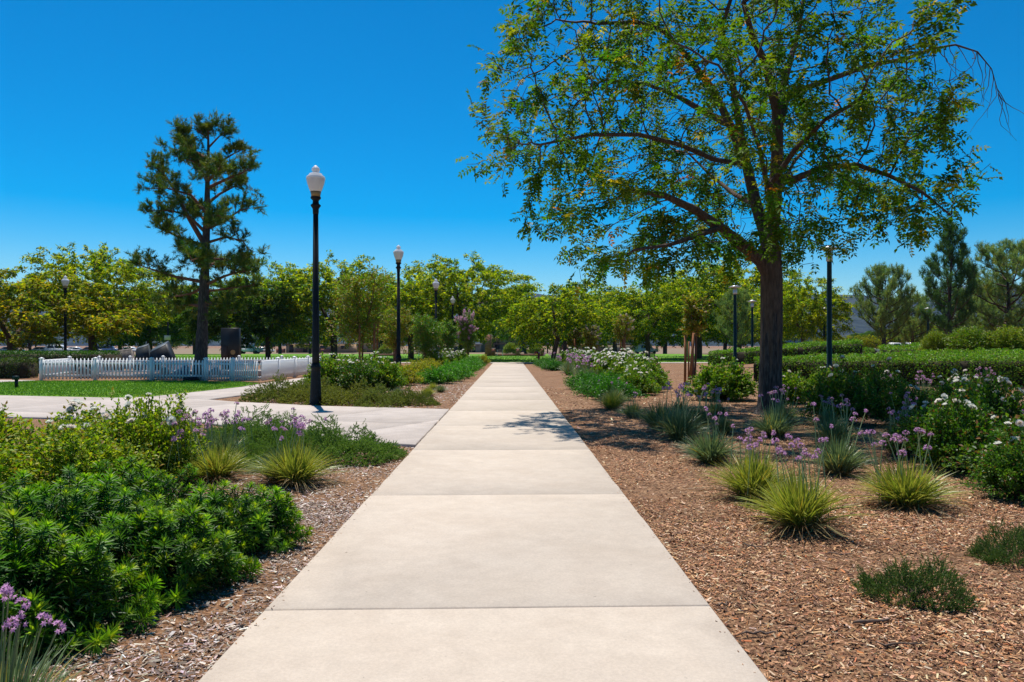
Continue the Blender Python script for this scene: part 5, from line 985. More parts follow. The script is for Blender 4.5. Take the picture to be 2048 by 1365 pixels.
def glassmat(name, c, rough=0.08, trans=0.0):
    m, n, l = newmat(name); tx = n.new('ShaderNodeTexCoord'); nz = n.new('ShaderNodeTexNoise'); nz.inputs['Scale'].default_value = 3
    p = n.new('ShaderNodeBsdfPrincipled'); p.inputs['Roughness'].default_value = rough; p.inputs['Transmission Weight'].default_value = trans
    cr = n.new('ShaderNodeValToRGB'); cr.color_ramp.elements[0].color = (*[x * 0.85 for x in c], 1); cr.color_ramp.elements[1].color = (*c, 1)
    o = n.new('ShaderNodeOutputMaterial'); l.new(tx.outputs['Object'], nz.inputs['Vector']); l.new(nz.outputs['Fac'], cr.inputs[0]); l.new(cr.outputs[0], p.inputs['Base Color']); l.new(p.outputs[0], o.inputs[0]); return m
M_WGLASS = glassmat('window_glass', (0.03, 0.04, 0.05))
def milk(name, c, t):
    m, n, l = newmat(name); tx = n.new('ShaderNodeTexCoord'); nz = n.new('ShaderNodeTexNoise'); nz.inputs['Scale'].default_value = 5
    cr = n.new('ShaderNodeValToRGB'); cr.color_ramp.elements[0].color = (*[x * 0.93 for x in c], 1); cr.color_ramp.elements[1].color = (*c, 1)
    p = n.new('ShaderNodeBsdfPrincipled'); p.inputs['Roughness'].default_value = 0.25; tr = n.new('ShaderNodeBsdfTranslucent'); mx = n.new('ShaderNodeMixShader'); mx.inputs[0].default_value = t; o = n.new('ShaderNodeOutputMaterial')
    l.new(tx.outputs['Object'], nz.inputs['Vector']); l.new(nz.outputs['Fac'], cr.inputs[0]); l.new(cr.outputs[0], p.inputs['Base Color']); l.new(cr.outputs[0], tr.inputs['Color']); l.new(p.outputs[0], mx.inputs[1]); l.new(tr.outputs[0], mx.inputs[2]); l.new(mx.outputs[0], o.inputs[0]); return m
M_CAP = milk('white_lamp_cap', (0.92, 0.93, 0.95), 0.3); M_GLOBE = milk('prismatic_globe', (0.93, 0.92, 0.90), 0.45)
# ---- acorn lamp posts
def acorn():
    out = []
    m = MB(); lathe(m, [(0.165, 0), (0.165, 0.04), (0.145, 0.07), (0.14, 0.12), (0.13, 0.18), (0.108, 0.75), (0.102, 0.84), (0.12, 0.87), (0.12, 0.91), (0.1, 0.94), (0.096, 0.98)], 24); out.append(('base', m.mesh('base', M_BLACK, False), None))
    m = MB(); lathe(m, [(0.086, 0.97), (0.083, 1.2), (0.06, 4.45)], 28, flute=0.075); out.append(('pole', m.mesh('pole', M_BLACK, False), None))
    m = MB(); lathe(m, [(0.066, 4.44), (0.07, 4.5), (0.07, 4.56), (0.115, 4.63), (0.117, 4.65), (0.075, 4.68), (0.068, 4.75), (0.085, 4.77), (0.118, 4.80), (0.118, 4.835)], 20); out.append(('collar', m.mesh('collar', M_BLACK, True), None))
    m = MB(); lathe(m, [(0.105, 4.835), (0.107, 4.88), (0.125, 4.96)], 20); out.append(('socket', m.mesh('socket', M_AMBER, True), None))
    m = MB(); lathe(m, [(0.12, 4.95), (0.15, 5.02), (0.195, 5.15), (0.212, 5.23), (0.212, 5.25)], 26, flute=0.02); out.append(('globe', m.mesh('globe', M_GLOBE, True), None))
    m = MB(); lathe(m, [(0.216, 5.245), (0.218, 5.27), (0.205, 5.31), (0.15, 5.35), (0.145, 5.375), (0.09, 5.40), (0.06, 5.415)], 24); out.append(('cap', m.mesh('cap', M_CAP, True), None))
    m = MB(); lathe(m, [(0.06, 5.41), (0.092, 5.45), (0.094, 5.49), (0.075, 5.52), (0.05, 5.535), (0.045, 5.55), (0.02, 5.57), (0.003, 5.575)], 18); out.append(('finial', m.mesh('finial', M_CAP, True), 'cap'))
    m = MB()
    for a in range(4): b = a * math.pi / 2 + 0.78; lathe(m, [(0.018, 0.05), (0.018, 0.075), (0.01, 0.085)], 6, (0.15 * math.cos(b), 0.15 * math.sin(b), 0.0))
    out.append(('anchor_bolts', m.mesh('anchor_bolts', M_BLACK), 'base'))
    return out
ACORN = acorn(); AS = 5.8 / 5.575
def lamp_post(x, y, label, sc=AS):
    t = thing('lamp_post', label, 'lamp post', (x, y, float(gnd(x, y)) + 0.012), 0.1, sc, 'acorn lamp posts'); d = {}
    for nm, me, pa in ACORN: d[nm] = ob(nm, me, d[pa] if pa else t)
    return t
lamp_post(-4.67, 18.1, 'nearest and largest black lamp post with white acorn globe')
lamp_post(-4.8, 32.5, 'second black acorn lamp post, rising out of the crape myrtles'); lamp_post(-4.78, 48.9, 'third black acorn lamp post along the path')
lamp_post(-5.0, 66.4, 'smallest and farthest acorn lamp post along the path'); lamp_post(-27.7, 46.8, 'black acorn lamp post behind the left end of the white fence')
l6 = lamp_post(-31.4, 69, 'far acorn lamp post with a white notice board behind the monuments')
m = MB(); box(m, (0, -0.12, 2.15), (0.58, 0.03, 0.42), b=0.005); box(m, (0, -0.08, 2.15), (0.3, 0.06, 0.06)); t = tag(ob('notice_board', m.mesh('notice_board', M_SIGN), None, (-31.4, 69, 0.0)), 'small white notice board fixed to the far lamp post', 'sign')
# ---- green disc-top lamp posts
def disc_lamp(x, y, label, H=4.5):
    z = float(gz(x, y)); t = thing('disc_lamp', label, 'lamp post', (x, y, z), 0, (1, 1, (H - z) / 4.5), 'green disc-top lamp posts')
    m = MB(); lathe(m, [(0.14, 0), (0.14, 0.25), (0.085, 0.3), (0.075, 3.9), (0.075, 4.0)], 14); part('pole', m, M_GREENM, t, True)
    m = MB(); lathe(m, [(0.09, 3.98), (0.105, 4.02), (0.105, 4.22), (0.07, 4.25), (0.07, 4.36)], 14); part('lamp_housing', m, M_SILVER, t, True)
    m = MB(); lathe(m, [(0.03, 4.33), (0.30, 4.36), (0.31, 4.39), (0.06, 4.47), (0.02, 4.5)], 20); part('disc', m, M_SILVER, t, True)
disc_lamp(10.5, 24.6, 'nearest thick green lamp pole right of the big trunk, its head in the leaves', 4.75); disc_lamp(11.35, 37.7, 'green disc-top lamp post just left of the big trunk, the taller of two'); disc_lamp(16.2, 50, 'green disc-top lamp post touching the big trunk, the shorter of two'); disc_lamp(25.2, 60, 'green disc-top lamp post behind the nearest green pole'); disc_lamp(33.5, 60, 'dark lamp post among the pines on the right')
m = MB(); lathe(m, [(0.14, 0), (0.12, 4), (0.05, 12.0), (0.04, 12.05)], 10); tag(ob('light_mast', m.mesh('light_mast', M_SILVER, True), None, ((1374 - VX) / F * 92, 92, 0)), 'thin tall mast above the trees in the distance', 'mast')
# ---- white picket fence
fence = thing('picket_fence', 'low white picket fence around the memorial plot', 'fence', (-14, 31, 0)); FO = A(-14, 31, 0)
def picket_mesh():
    m = MB(); h = 0.86; w = 0.034; d = 0.011
    prism(m, [(-w, 0.06), (w, 0.06), (w, h - 0.05), (0, h), (-w, h - 0.05)], 2 * d, lambda u, v, q: (u, q, v)); return m.mesh('picket', M_WHITEP)
PK = picket_mesh()
m = MB(); box(m, (0, 0, 0.45), (0.125, 0.125, 0.9)); PO = m.mesh('post', M_WHITEP)
m = MB(); V = [[-.08, -.08, .9], [.08, -.08, .9], [.08, .08, .9], [-.08, .08, .9], [-.08, -.08, .925], [.08, -.08, .925], [.08, .08, .925], [-.08, .08, .925], [0, 0, .97]]
m.add(V, [A([3, 2, 1, 0], [0, 1, 5, 4], [1, 2, 6, 5], [2, 3, 7, 6], [3, 0, 4, 7]).astype(int), A([4, 5, 8], [5, 6, 8], [6, 7, 8], [7, 4, 8]).astype(int)]); PC = m.mesh('post_cap', M_WHITEP)
RAILS = {}
def fence_run(pts, sp=0.138, first=True):
    pts = [A(*p) for p in pts]
    for k in range(len(pts) - 1):
        a, b = pts[k], pts[k + 1]; L = np.linalg.norm(b - a); t = (b - a) / L; an = math.atan2(t[1], t[0])
        if first or k: p = ob('post', PO, fence, (a[0] - FO[0], a[1] - FO[1], 0), (0, 0, an)); ob('post_cap', PC, p)
        for z in (0.2, 0.70):
            m = MB(); box(m, (0, 0, 0), (L - 0.12, 0.035, 0.085)); part('rail', m, M_WHITEP, fence, loc=((a[0] + b[0]) / 2 - FO[0], (a[1] + b[1]) / 2 - FO[1], z), rot=(0, 0, an))
        n = max(2, int((L - 0.13) / sp)); off = 0.032
        for q in range(n):
            s = 0.0625 + (L - 0.125) * (q + 0.5) / n; c = a + t * s; ob('picket', PK, fence, (c[0] - FO[0] + t[1] * off, c[1] - FO[1] - t[0] * off, 0), (0, 0, an))
def fx(px, d): return ((px - VX) / F * d, d)
front = [fx(83, 30.8), fx(191, 31.1), fx(303, 31.1), fx(412, 30.7), fx(466, 30.2), fx(520, 29.3)]
fence_run(front); fence_run([front[-1], (-9.77, 31.7), (-9.8, 34.2), (-9.66, 36.0), (-9.55, 37.9)], first=False)
back = [(-9.55, 37.9), (-11.4, 37.6), (-13.4, 37.2), (-15.2, 36.8), (-16.8, 36.4), (-18.2, 36.0), (-19.4, 35.5), (-20.4, 34.8), front[0]]
fence_run(back)
# ---- memorial stones inside and behind the fence
def boulder(name, label, c, s, seed):
    bm = bmesh.new(); bmesh.ops.create_icosphere(bm, subdivisions=3, radius=1.0)
    for v in bm.verts: q = 1 + 0.28 * mnoise.noise(v.co * 1.3 + Vector((seed, 0, 0))) + 0.10 * mnoise.noise(v.co * 3.4 + Vector((0, seed, 0))); v.co = Vector((v.co.x * q * s[0], v.co.y * q * s[1], max(-0.15, v.co.z) * q * s[2]))
    me = bpy.data.meshes.new(name); bm.to_mesh(me); bm.free(); me.materials.append(M_ROCK); tag(ob(name, me, None, c), label, 'boulder', 'boulders inside the fence')
boulder('boulder', 'grey rounded boulder behind the left half of the picket fence', (fx(166, 33.6)[0], 33.6, 0.05), (0.34, 0.3, 0.5), 1); boulder('boulder', 'grey rounded boulder behind the middle of the picket fence', (fx(328, 33.4)[0], 33.4, 0.05), (0.27, 0.25, 0.55), 2)
boulder('boulder', 'pale low boulder inside the fence right of the pine trunk', (fx(432, 34.6)[0], 34.6, 0.0), (0.35, 0.3, 0.42), 4)
M_SLATE = noisemat('slate_face', [(0.3, (0.05, 0.07, 0.09)), (0.7, (0.09, 0.115, 0.14))], scale=5, rough=0.55)
def hexa(mb, bot, top):
    mb.add(list(bot) + list(top), [A([3, 2, 1, 0], [4, 5, 6, 7], [0, 1, 5, 4], [1, 2, 6, 5], [2, 3, 7, 6], [3, 0, 4, 7]).astype(int)])
def wedge(name, label, d, dep, px, ys, foot, mat, topmat, cat='monument'):
    """stone with a sloping face tilted to the viewer: px/ys of the face corners FL, FR, BR, BL; foot: px of the left and right foot"""
    dd = [d, d, d + dep, d + dep]; top = [P(a, b, c) for a, b, c in zip(px, ys, dd)]; x0, x1 = fx(foot[0], d)[0], fx(foot[1], d)[0]; o = A((x0 + x1) / 2, d, 0)
    bot = [A(x0, d - 0.05, 0), A(x1, d - 0.05, 0), A(x1, d + dep + 0.05, 0), A(x0, d + dep + 0.05, 0)]
    t = thing(name, label, cat, o); m = MB(); hexa(m, [q - o for q in bot], [q - o for q in top]); part('body', m, mat, t)
    m = MB(); c = sum(top) / 4; hexa(m, [c + (q - c) * 0.985 - o + A(0, 0, 0.003) for q in top], [c + (q - c) * 0.96 - o + A(0, 0, 0.04) for q in top]); part('face_slab', m, topmat, t)
wedge('stone_monument', 'grey slanted stone monument left of the black one behind the fence', 44, 0.7, (272, 296, 298, 274), (700, 692, 688.5, 696.5), (268, 301), M_STONE, M_SLATE); wedge('stone_monument', 'black slanted monument with pale sloping face behind the fence', 43, 0.9, (300, 331, 338, 305), (706, 691, 682.5, 699), (298, 349), M_GRANITE, M_SLATE)
wedge('stone_monument', 'long low dark stone block left of the grey monument', 47, 1.0, (224, 262, 264, 226), (706, 700, 698, 703), (222, 264), M_ROCK, M_ROCK); wedge('stone_monument', 'small blue-grey slanted stone inside the fence before the pine', 33.0, 0.5, (346, 372, 374, 350), (748, 733, 729, 744), (344, 378), M_BLUEST, M_BLUEST)
mo = thing('monolith', 'tall black monolith with a round emblem right of the pine trunk', 'monument', (fx(462, 41)[0], 41, 0)); m = MB(); box(m, (0, 0, 1.2), (0.95, 0.4, 2.4), b=0.02); part('slab', m, M_GRANITE, mo)
m = MB(); lathe(m, [(0.13, 0), (0.13, 0.02), (0.11, 0.026), (0.1, 0.02), (0.03, 0.024)], 22); part('emblem', m, M_AMBER, mo, True, loc=(0.18, -0.2, 1.08), rot=(R(90), 0, 0)); m = MB(); box(m, (0, 0, 0.55), (0.36, 0.03, 1.1), b=0.004); part('bronze_panel', m, M_DOOR, mo, loc=(-0.28, -0.216, 0.35))
m = MB(); box(m, (0, 0, 0.14), (5.2, 0.4, 0.28), b=0.02); tag(ob('concrete_curb', m.mesh('concrete_curb', M_CONC2), None, (-12.6, 35.3, 0)), 'low concrete curb inside the picket fence', 'curb'); m = MB(); box(m, (0, 0, 0.1), (4.2, 0.35, 0.2), b=0.02); tag(ob('concrete_curb', m.mesh('concrete_curb', M_CONC2), None, (-17.2, 34.2, 0)), 'pale curb inside the left half of the picket fence', 'curb')
m = MB(); box(m, (0, 0, 0.09), (0.55, 0.3, 0.18), b=0.03); tag(ob('ground_light', m.mesh('ground_light', M_BLACK), None, (fx(385, 30.4)[0], 30.3, 0)), 'low black ground light at the fence foot before the pine', 'light')
ub = thing('bollard_light', 'small dark post with a box head on the lawn at far left', 'bollard', (fx(33, 25.3)[0], 25.3, 0)); m = MB(); box(m, (0, 0, 0.16), (0.07, 0.09, 0.32)); part('post', m, M_BLACK, ub); m = MB(); box(m, (-0.03, 0, 0.36), (0.16, 0.13, 0.13), b=0.012); part('head', m, M_GREENM, ub)
# ---- furniture at the far end
df = thing('drinking_fountain', 'red-brown drinking fountain at the right of the path end', 'fountain', (fx(1077.5, 60)[0], 60, 0)); m = MB(); box(m, (0, 0, 0.42), (0.2, 0.2, 0.84), taper=0.8); part('pedestal', m, M_RED, df); m = MB(); box(m, (-0.2, 0, 0.88), (0.3, 0.3, 0.2), b=0.03); part('tall_basin', m, M_RED, df); m = MB(); box(m, (0.2, 0, 0.66), (0.32, 0.28, 0.12), b=0.03); part('low_basin', m, M_RED, df); m = MB(); lathe(m, [(0.1, 0.84), (0.1, 0.9), (0.02, 0.92)], 10); part('spout', m, M_SILVER, df)
gb = thing('utility_box', 'pale grey tapered box at the foot of the twin-trunked tree', 'box', (fx(1116, 61)[0], 60.8, 0)); m = MB(); box(m, (0, 0, 0.32), (0.42, 0.4, 0.64), taper=0.75, b=0.02); part('body', m, M_CONC2, gb); m = MB(); box(m, (0, 0, 0.68), (0.3, 0.28, 0.06), b=0.015); part('lid', m, M_SILVER, gb)
yp = thing('yellow_post', 'short yellow post left of the path end', 'post', (fx(965.5, 62)[0], 60.5, 0)); m = MB(); box(m, (0, 0, 0.24), (0.22, 0.16, 0.48), b=0.03); part('post', m, M_YEL, yp); m = MB(); box(m, (0, -0.083, 0.33), (0.12, 0.006, 0.08)); part('plate', m, M_SILVER, yp)
tc = thing('trash_can', 'green slatted trash can behind the white roses', 'trash can', (fx(1259, 60)[0], 60, 0)); m = MB(); lathe(m, [(0.27, 0.04), (0.27, 0.85), (0.25, 0.85)], 18); part('liner', m, M_BLACK, tc, True)
for k in range(18): a = k * math.pi / 9; m = MB() if k == 0 else m; 
m = MB(); box(m, (0, 0, 0.47), (0.065, 0.02, 0.9)); SL = m.mesh('slat', M_GREENM)
for k in range(18): a = k * math.pi / 9; ob('slat', SL, tc, (0.29 * math.cos(a), 0.29 * math.sin(a), 0), (0, 0, a + math.pi / 2))
m = MB(); lathe(m, [(0.32, 0.9), (0.33, 0.94), (0.18, 1.0), (0.1, 1.0)], 18); part('lid', m, M_GREENM, tc, True)
def bench(name, label, x, y, rz, frame, slatm, L=1.5):
    t = thing(name, label, 'bench', (x, y, float(gz(x, y)) + 0.03), rz)
    for s in (-1, 1):
        m = MB(); tube(m, [A(s * L / 2, -0.25, 0), A(s * L / 2, -0.22, 0.42)], 0.03, 6); tube(m, [A(s * L / 2, 0.28, 0), A(s * L / 2, 0.2, 0.42), A(s * L / 2, 0.3, 0.85)], 0.03, 6); tube(m, [A(s * L / 2, -0.23, 0.4), A(s * L / 2, 0.2, 0.4)], 0.03, 6); part('side_frame', m, frame, t)
    m = MB(); box(m, (0, 0, 0), (L, 0.09, 0.03)); sl = m.mesh('slat', slatm)
    for k in range(4): ob('slat', sl, t, (0, -0.2 + k * 0.115, 0.44))
    for k in range(3): ob('slat', sl, t, (0, 0.225 + k * 0.03, 0.55 + k * 0.125), (R(76), 0, 0))
bench('park_bench', 'dark park bench under the tree behind the white roses', fx(1299, 68)[0], 68, 0.3, M_BLACK, M_WOODD, 1.3); bench('park_bench', 'white-framed bench by the brick gate pillar beyond the lawn', fx(1000, 100)[0], 99.5, 0, M_WHITEP, M_WOODD, 0.75); bench('park_bench', 'white-framed bench beyond the lawn seen between the myrtle trunks', fx(833, 100)[0], 99.5, 0, M_WHITEP, M_WOODD, 0.75)
# ---- low buildings, brick piers and pergola beyond the lawn
def brick_pier(px, wpx, d, ytop, label):
    x = fx(px, d)[0]; w = wpx * d / F; z0 = float(gz(x, d)); h = P(0, ytop, d)[2] - z0; t = thing('brick_pier', label, 'pier', (x, d, z0), 0, 1, 'brick piers beyond the lawn')
    m = MB(); box(m, (0, 0, h / 2), (w, w, h)); part('shaft', m, M_BRICK, t); m = MB(); box(m, (0, 0, h + 0.04), (w * 1.12, w * 1.12, 0.08), b=0.02); part('cap', m, M_CONC2, t)
brick_pier(976.5, 13, 100, 670, 'tall brick gate pillar beyond the lawn left of the path axis'); brick_pier(858, 13, 100, 690, 'brick pillar seen behind the bushy green crape myrtle')
for px, lab in ((987, 'low brick pier touching the tall brick pillar'), (1036, 'low brick pier just right of the path axis'), (1085, 'low brick pier behind the drinking fountain'), (795, 'low brick pier behind the second lamp post')): brick_pier(px, 7.5, 101, 698, lab)
def railing(px0, px1, d, label):
    x0, x1 = fx(px0, d)[0], fx(px1, d)[0]; t = thing('railing', label, 'railing', ((x0 + x1) / 2, d, 0.0)); L = x1 - x0
    m = MB(); box(m, (0, 0, 0.14), (L, 0.3, 0.28)); part('brick_base', m, M_BRICK, t)
    m = MB(); box(m, (0, 0, 0.85), (L, 0.04, 0.04)); part('top_rail', m, M_BLACK, t); m = MB(); box(m, (0, 0, 0.33), (L, 0.03, 0.03)); part('bottom_rail', m, M_BLACK, t)
    m = MB(); box(m, (0, 0, 0.59), (0.02, 0.02, 0.5)); b = m.mesh('baluster', M_BLACK)
    for k in range(int(L / 0.14)): ob('baluster', b, t, (-L / 2 + 0.07 + k * 0.14, 0, 0))
railing(991, 1032.5, 101, 'dark railing on a brick base left of the path-axis pier'); railing(1039.5, 1081.5, 101, 'dark railing on a brick base right of the path-axis pier'); railing(750, 791, 101, 'dark railing on a brick base behind the rose hedge')
def building(name, label, px0, px1, d, ybase, ytop, dep, wall, roof, doors=(), wins=(), brick=(), over=0.5, roofh=0.35):
    x0, x1 = fx(px0, d)[0], fx(px1, d)[0]; zt = P(0, ytop, d)[2]; zb = P(0, ybase, d)[2] - 0.3; w = x1 - x0; h = zt - zb; t = thing(name, label, 'building', ((x0 + x1) / 2, d, zb))
    m = MB(); box(m, (0, dep / 2, h / 2), (w, dep, h)); part('wall', m, wall, t)
    m = MB(); box(m, (0, dep / 2, h + roofh / 2), (w + 2 * over, dep + 2 * over, roofh), taper=0.985); part('roof', m, roof, t)
    def rect(nm, a, b, y0, y1, mat, proud):
        xa, xb = fx(a, d)[0] - (x0 + x1) / 2, fx(b, d)[0] - (x0 + x1) / 2; za, zc = P(0, y1, d)[2] - zb, P(0, y0, d)[2] - zb; m = MB(); box(m, ((xa + xb) / 2, -proud / 2 + 0.02, (za + zc) / 2), (xb - xa, proud + 0.04, zc - za)); return part(nm, m, mat, t)
    for q in doors: rect('door', *q, M_DOOR, 0.05)
    for q in wins:
        o = rect('window', *q, M_WHITEP if len(q) > 4 else M_DOOR, 0.06) if False else rect('window', *q[:4], M_DOOR, 0.06); 
        a, b, y0, y1 = q[:4]; xa, xb = fx(a + .5, d)[0] - (x0 + x1) / 2, fx(b - .5, d)[0] - (x0 + x1) / 2; za, zc = P(0, y1 - .5, d)[2] - zb, P(0, y0 + .5, d)[2] - zb; m = MB(); box(m, ((xa + xb) / 2, -0.06, (za + zc) / 2), (xb - xa, 0.02, zc - za)); part('pane', m, M_WGLASS, o)
    for q in brick: rect('brick_panel', *q, M_BRICK, 0.3)
    return t
building('low_building', 'low tan building with grey roof and dark doors behind the rose hedge', 572, 700, 190, 706.5, 689, 9, M_TAN, M_ROOF, doors=((578.5, 587, 690, 706), (606.5, 615, 690, 706), (668, 674, 692, 706)), wins=((594, 598, 692, 697), (601, 605, 692, 697), (640, 652, 692, 699), (682, 692, 692, 698)), brick=((553, 571, 697.5, 707.5), (591, 605, 697.5, 707), (630, 662, 698, 707)))
building('low_building', 'tan building with grey roof right of the path end', 1122, 1188, 185, 707, 688.5, 9, M_TAN, M_ROOF, doors=((1143, 1148, 692, 705),), wins=((1165, 1176, 693, 702),), brick=((1124, 1131, 690, 708), (1133, 1143, 697, 706)))
building('tall_building', 'olive stucco building with flat roof behind the pergola', 960, 1052, 215, 706, 674, 12, M_OLIVE, M_ROOF, doors=((988, 999, 685, 704),), wins=((1012, 1019, 685, 692), (1030, 1040, 686, 696)), over=0.2)
building('glass_building', 'shaded building with dark glass front behind the myrtle trunks', 858, 960, 200, 707, 690, 10, M_OLIVE, M_ROOF, wins=[(872 + k * 9, 879 + k * 9, 693, 706) for k in range(9)])
building('tan_house', 'pale building half hidden behind the largest crape myrtle', 700, 782, 205, 706, 682, 9, M_TAN, M_ROOF, wins=((716, 722, 690, 697), (735, 741, 690, 697), (760, 768, 690, 697)))
building('dark_shed', 'long shaded building behind the trees right of the path', 1194, 1275, 190, 706, 691, 8, M_OLIVE, M_WOODD, doors=((1205, 1214, 694, 706), (1240, 1248, 694, 706)), wins=((1222, 1232, 695, 701),))
pg = thing('pergola', 'long dark slatted pergola on posts beyond the lawn', 'pergola', (fx(1050, 182)[0], 182, float(gz(4, 182)))); X0, X1 = fx(985, 182)[0] - fx(1050, 182)[0], fx(1125, 182)[0] - fx(1050, 182)[0]
for s in (-1.2, 1.2): m = MB(); box(m, (0, 0, 0), (X1 - X0, 0.12, 0.2)); part('beam', m, M_WOODD, pg, loc=((X0 + X1) / 2, s, 2.25))
m = MB(); box(m, (0, 0, 0), (0.08, 3.2, 0.16)); sl = m.mesh('slat', M_WOODD)
for k in range(44): ob('slat', sl, pg, (X0 + (X1 - X0) * (k + 0.5) / 44, 0, 2.44))
m = MB(); box(m, (0, 0, 1.075), (0.2, 0.2, 2.15)); po = m.mesh('post', M_WOODD)
for k in range(6):
    for s in (-1.2, 1.2): ob('post', po, pg, (X0 + 0.4 + (X1 - X0 - 0.8) * k / 5, s, 0))
# shrubs by the pergola
RBK = RB['ro'][1]
for k, (px, d, s, l) in enumerate(((1022, 112, 1.15, 'bright yellow-green shrub left of the path-axis brick pier'), (1071, 112, 1.05, 'bright yellow-green shrub right of the path-axis brick pier'), (771, 112, 1.0, 'bright yellow-green shrub between the trunks behind the rose hedge'))):
    x = fx(px, d)[0]; t = thing('round_shrub', l, 'shrub', (x, d, float(gz(x, d))), k * 2.0, (s, s, s * 1.05), 'shrubs beyond the lawn'); ob('foliage', RBK['leaf'], t)['kind'] = 'stuff'
# ---- parked cars far off
def car_meshes(kind):
    out = []; L, w, h = (4.5, 1.8, 1.45) if kind == 'sedan' else (4.8, 1.95, 1.85)
    if kind == 'sedan': low = [(-2.25, .35), (2.2, .35), (2.25, .65), (2.1, .85), (1.2, .95), (-1.6, .98), (-2.2, .9)]; cab = [(-1.75, .95), (1.05, .93), (.35, 1.42), (-1.05, 1.43)]
    else: low = [(-2.4, .4), (2.35, .4), (2.4, .8), (2.25, 1.0), (1.3, 1.1), (-2.35, 1.12)]; cab = [(-2.3, 1.1), (1.2, 1.08), (.55, 1.8), (-2.1, 1.83)]
    m = MB(); prism(m, low, w, lambda u, v, q: (u, q * (1.0 if v < 0.8 else 0.97), v)); out.append(('body', m, None))
    m = MB(); prism(m, cab, w * 0.9, lambda u, v, q: (u, q * (1 if v < 1.2 else 0.82), v)); out.append(('cabin', m, None))
    cx = np.mean([p[0] for p in cab]); cz = np.mean([p[1] for p in cab])
    for nm, a, b in (('side_window', 0.12, 0.47), ('side_window', 0.53, 0.88)):
        for s in (-1, 1):
            (x0, z0), (x1, z1), (x2, z2), (x3, z3) = cab; lo = lambda f: (x0 + (x1 - x0) * f, z0 + .06); hi = lambda f: (x3 + (x2 - x3) * f, z2 - .08); P4 = [lo(a), lo(b), hi(b), hi(a)]
            yy = lambda v: s * (w * 0.45 * (1 + (0.82 - 1) * (v - z0) / (z2 - z0)) + 0.012); m = MB(); m.add([[u, yy(v), v] for u, v in P4] + [[u, yy(v) - s * 0.02, v] for u, v in P4], [A([0, 1, 2, 3], [7, 6, 5, 4], [0, 4, 5, 1], [1, 5, 6, 2], [2, 6, 7, 3], [3, 7, 4, 0]).astype(int)]); out.append((nm, m, M_WGLASS))
    for x in (-1.4, 1.4):
        for s in (-1, 1): m = MB(); tube(m, [A(x, s * (w / 2 - 0.2), .33), A(x, s * (w / 2 + 0.01), .33)], .33, 16, cap=True); out.append(('wheel', m, M_TYRE))
    return out
CARM = {c: plain('car_paint_' + c, v, 0.25, 0.6, var=0.02) for c, v in (('white', (0.75, 0.76, 0.78)), ('silver', (0.45, 0.47, 0.5)), ('dark', (0.03, 0.04, 0.06)), ('blue', (0.08, 0.13, 0.25)))}; CC = {}
def car(px, d, c, kind, label, rz=0.0):
    x = fx(px, d)[0]; t = thing('parked_car', label, 'car', (x, d, float(gz(x, d)) + 0.05), rz, 1, 'cars parked in the distance')
    if (c, kind) not in CC: CC[c, kind] = [(nm, m.mesh(nm, mt or CARM[c])) for nm, m, mt in car_meshes(kind)]
    for nm, me in CC[c, kind]: ob(nm, me, t)
for px, d, c, k, l, rz in ((22, 150, 'silver', 'sedan', 'silver car at the far left above the hedge', 0.2), (86, 152, 'white', 'sedan', 'white car left of the left lamp post, behind the fence', 0.1), (118, 150, 'white', 'suv', 'white van just left of the left lamp post', 0.3), (152, 152, 'silver', 'sedan', 'silver car right of the left lamp post', 0.2), (186, 151, 'dark', 'sedan', 'dark car behind the trunk of the broad left tree', 0.2), (216, 153, 'blue', 'suv', 'blue car right of the broad left tree trunk', 0.2), (262, 152, 'white', 'sedan', 'white car behind the long low stone block', 0.2), (500, 150, 'white', 'suv', 'white truck right of the black monolith', 0.1), (525, 156, 'silver', 'sedan', 'silver car beside the white truck', 0.1), (1292, 150, 'white', 'suv', 'white van behind the dark bench tree', 0.5), (1806, 118, 'white', 'suv', 'left of two white vans beyond the right hedges', 0.0), (1843, 118, 'white', 'suv', 'right of two white vans beyond the right hedges', 0.0), (1728, 125, 'silver', 'sedan', 'silver car beyond the hedges left of the right pine', 0.0)): car(px, d, c, k, l, rz)
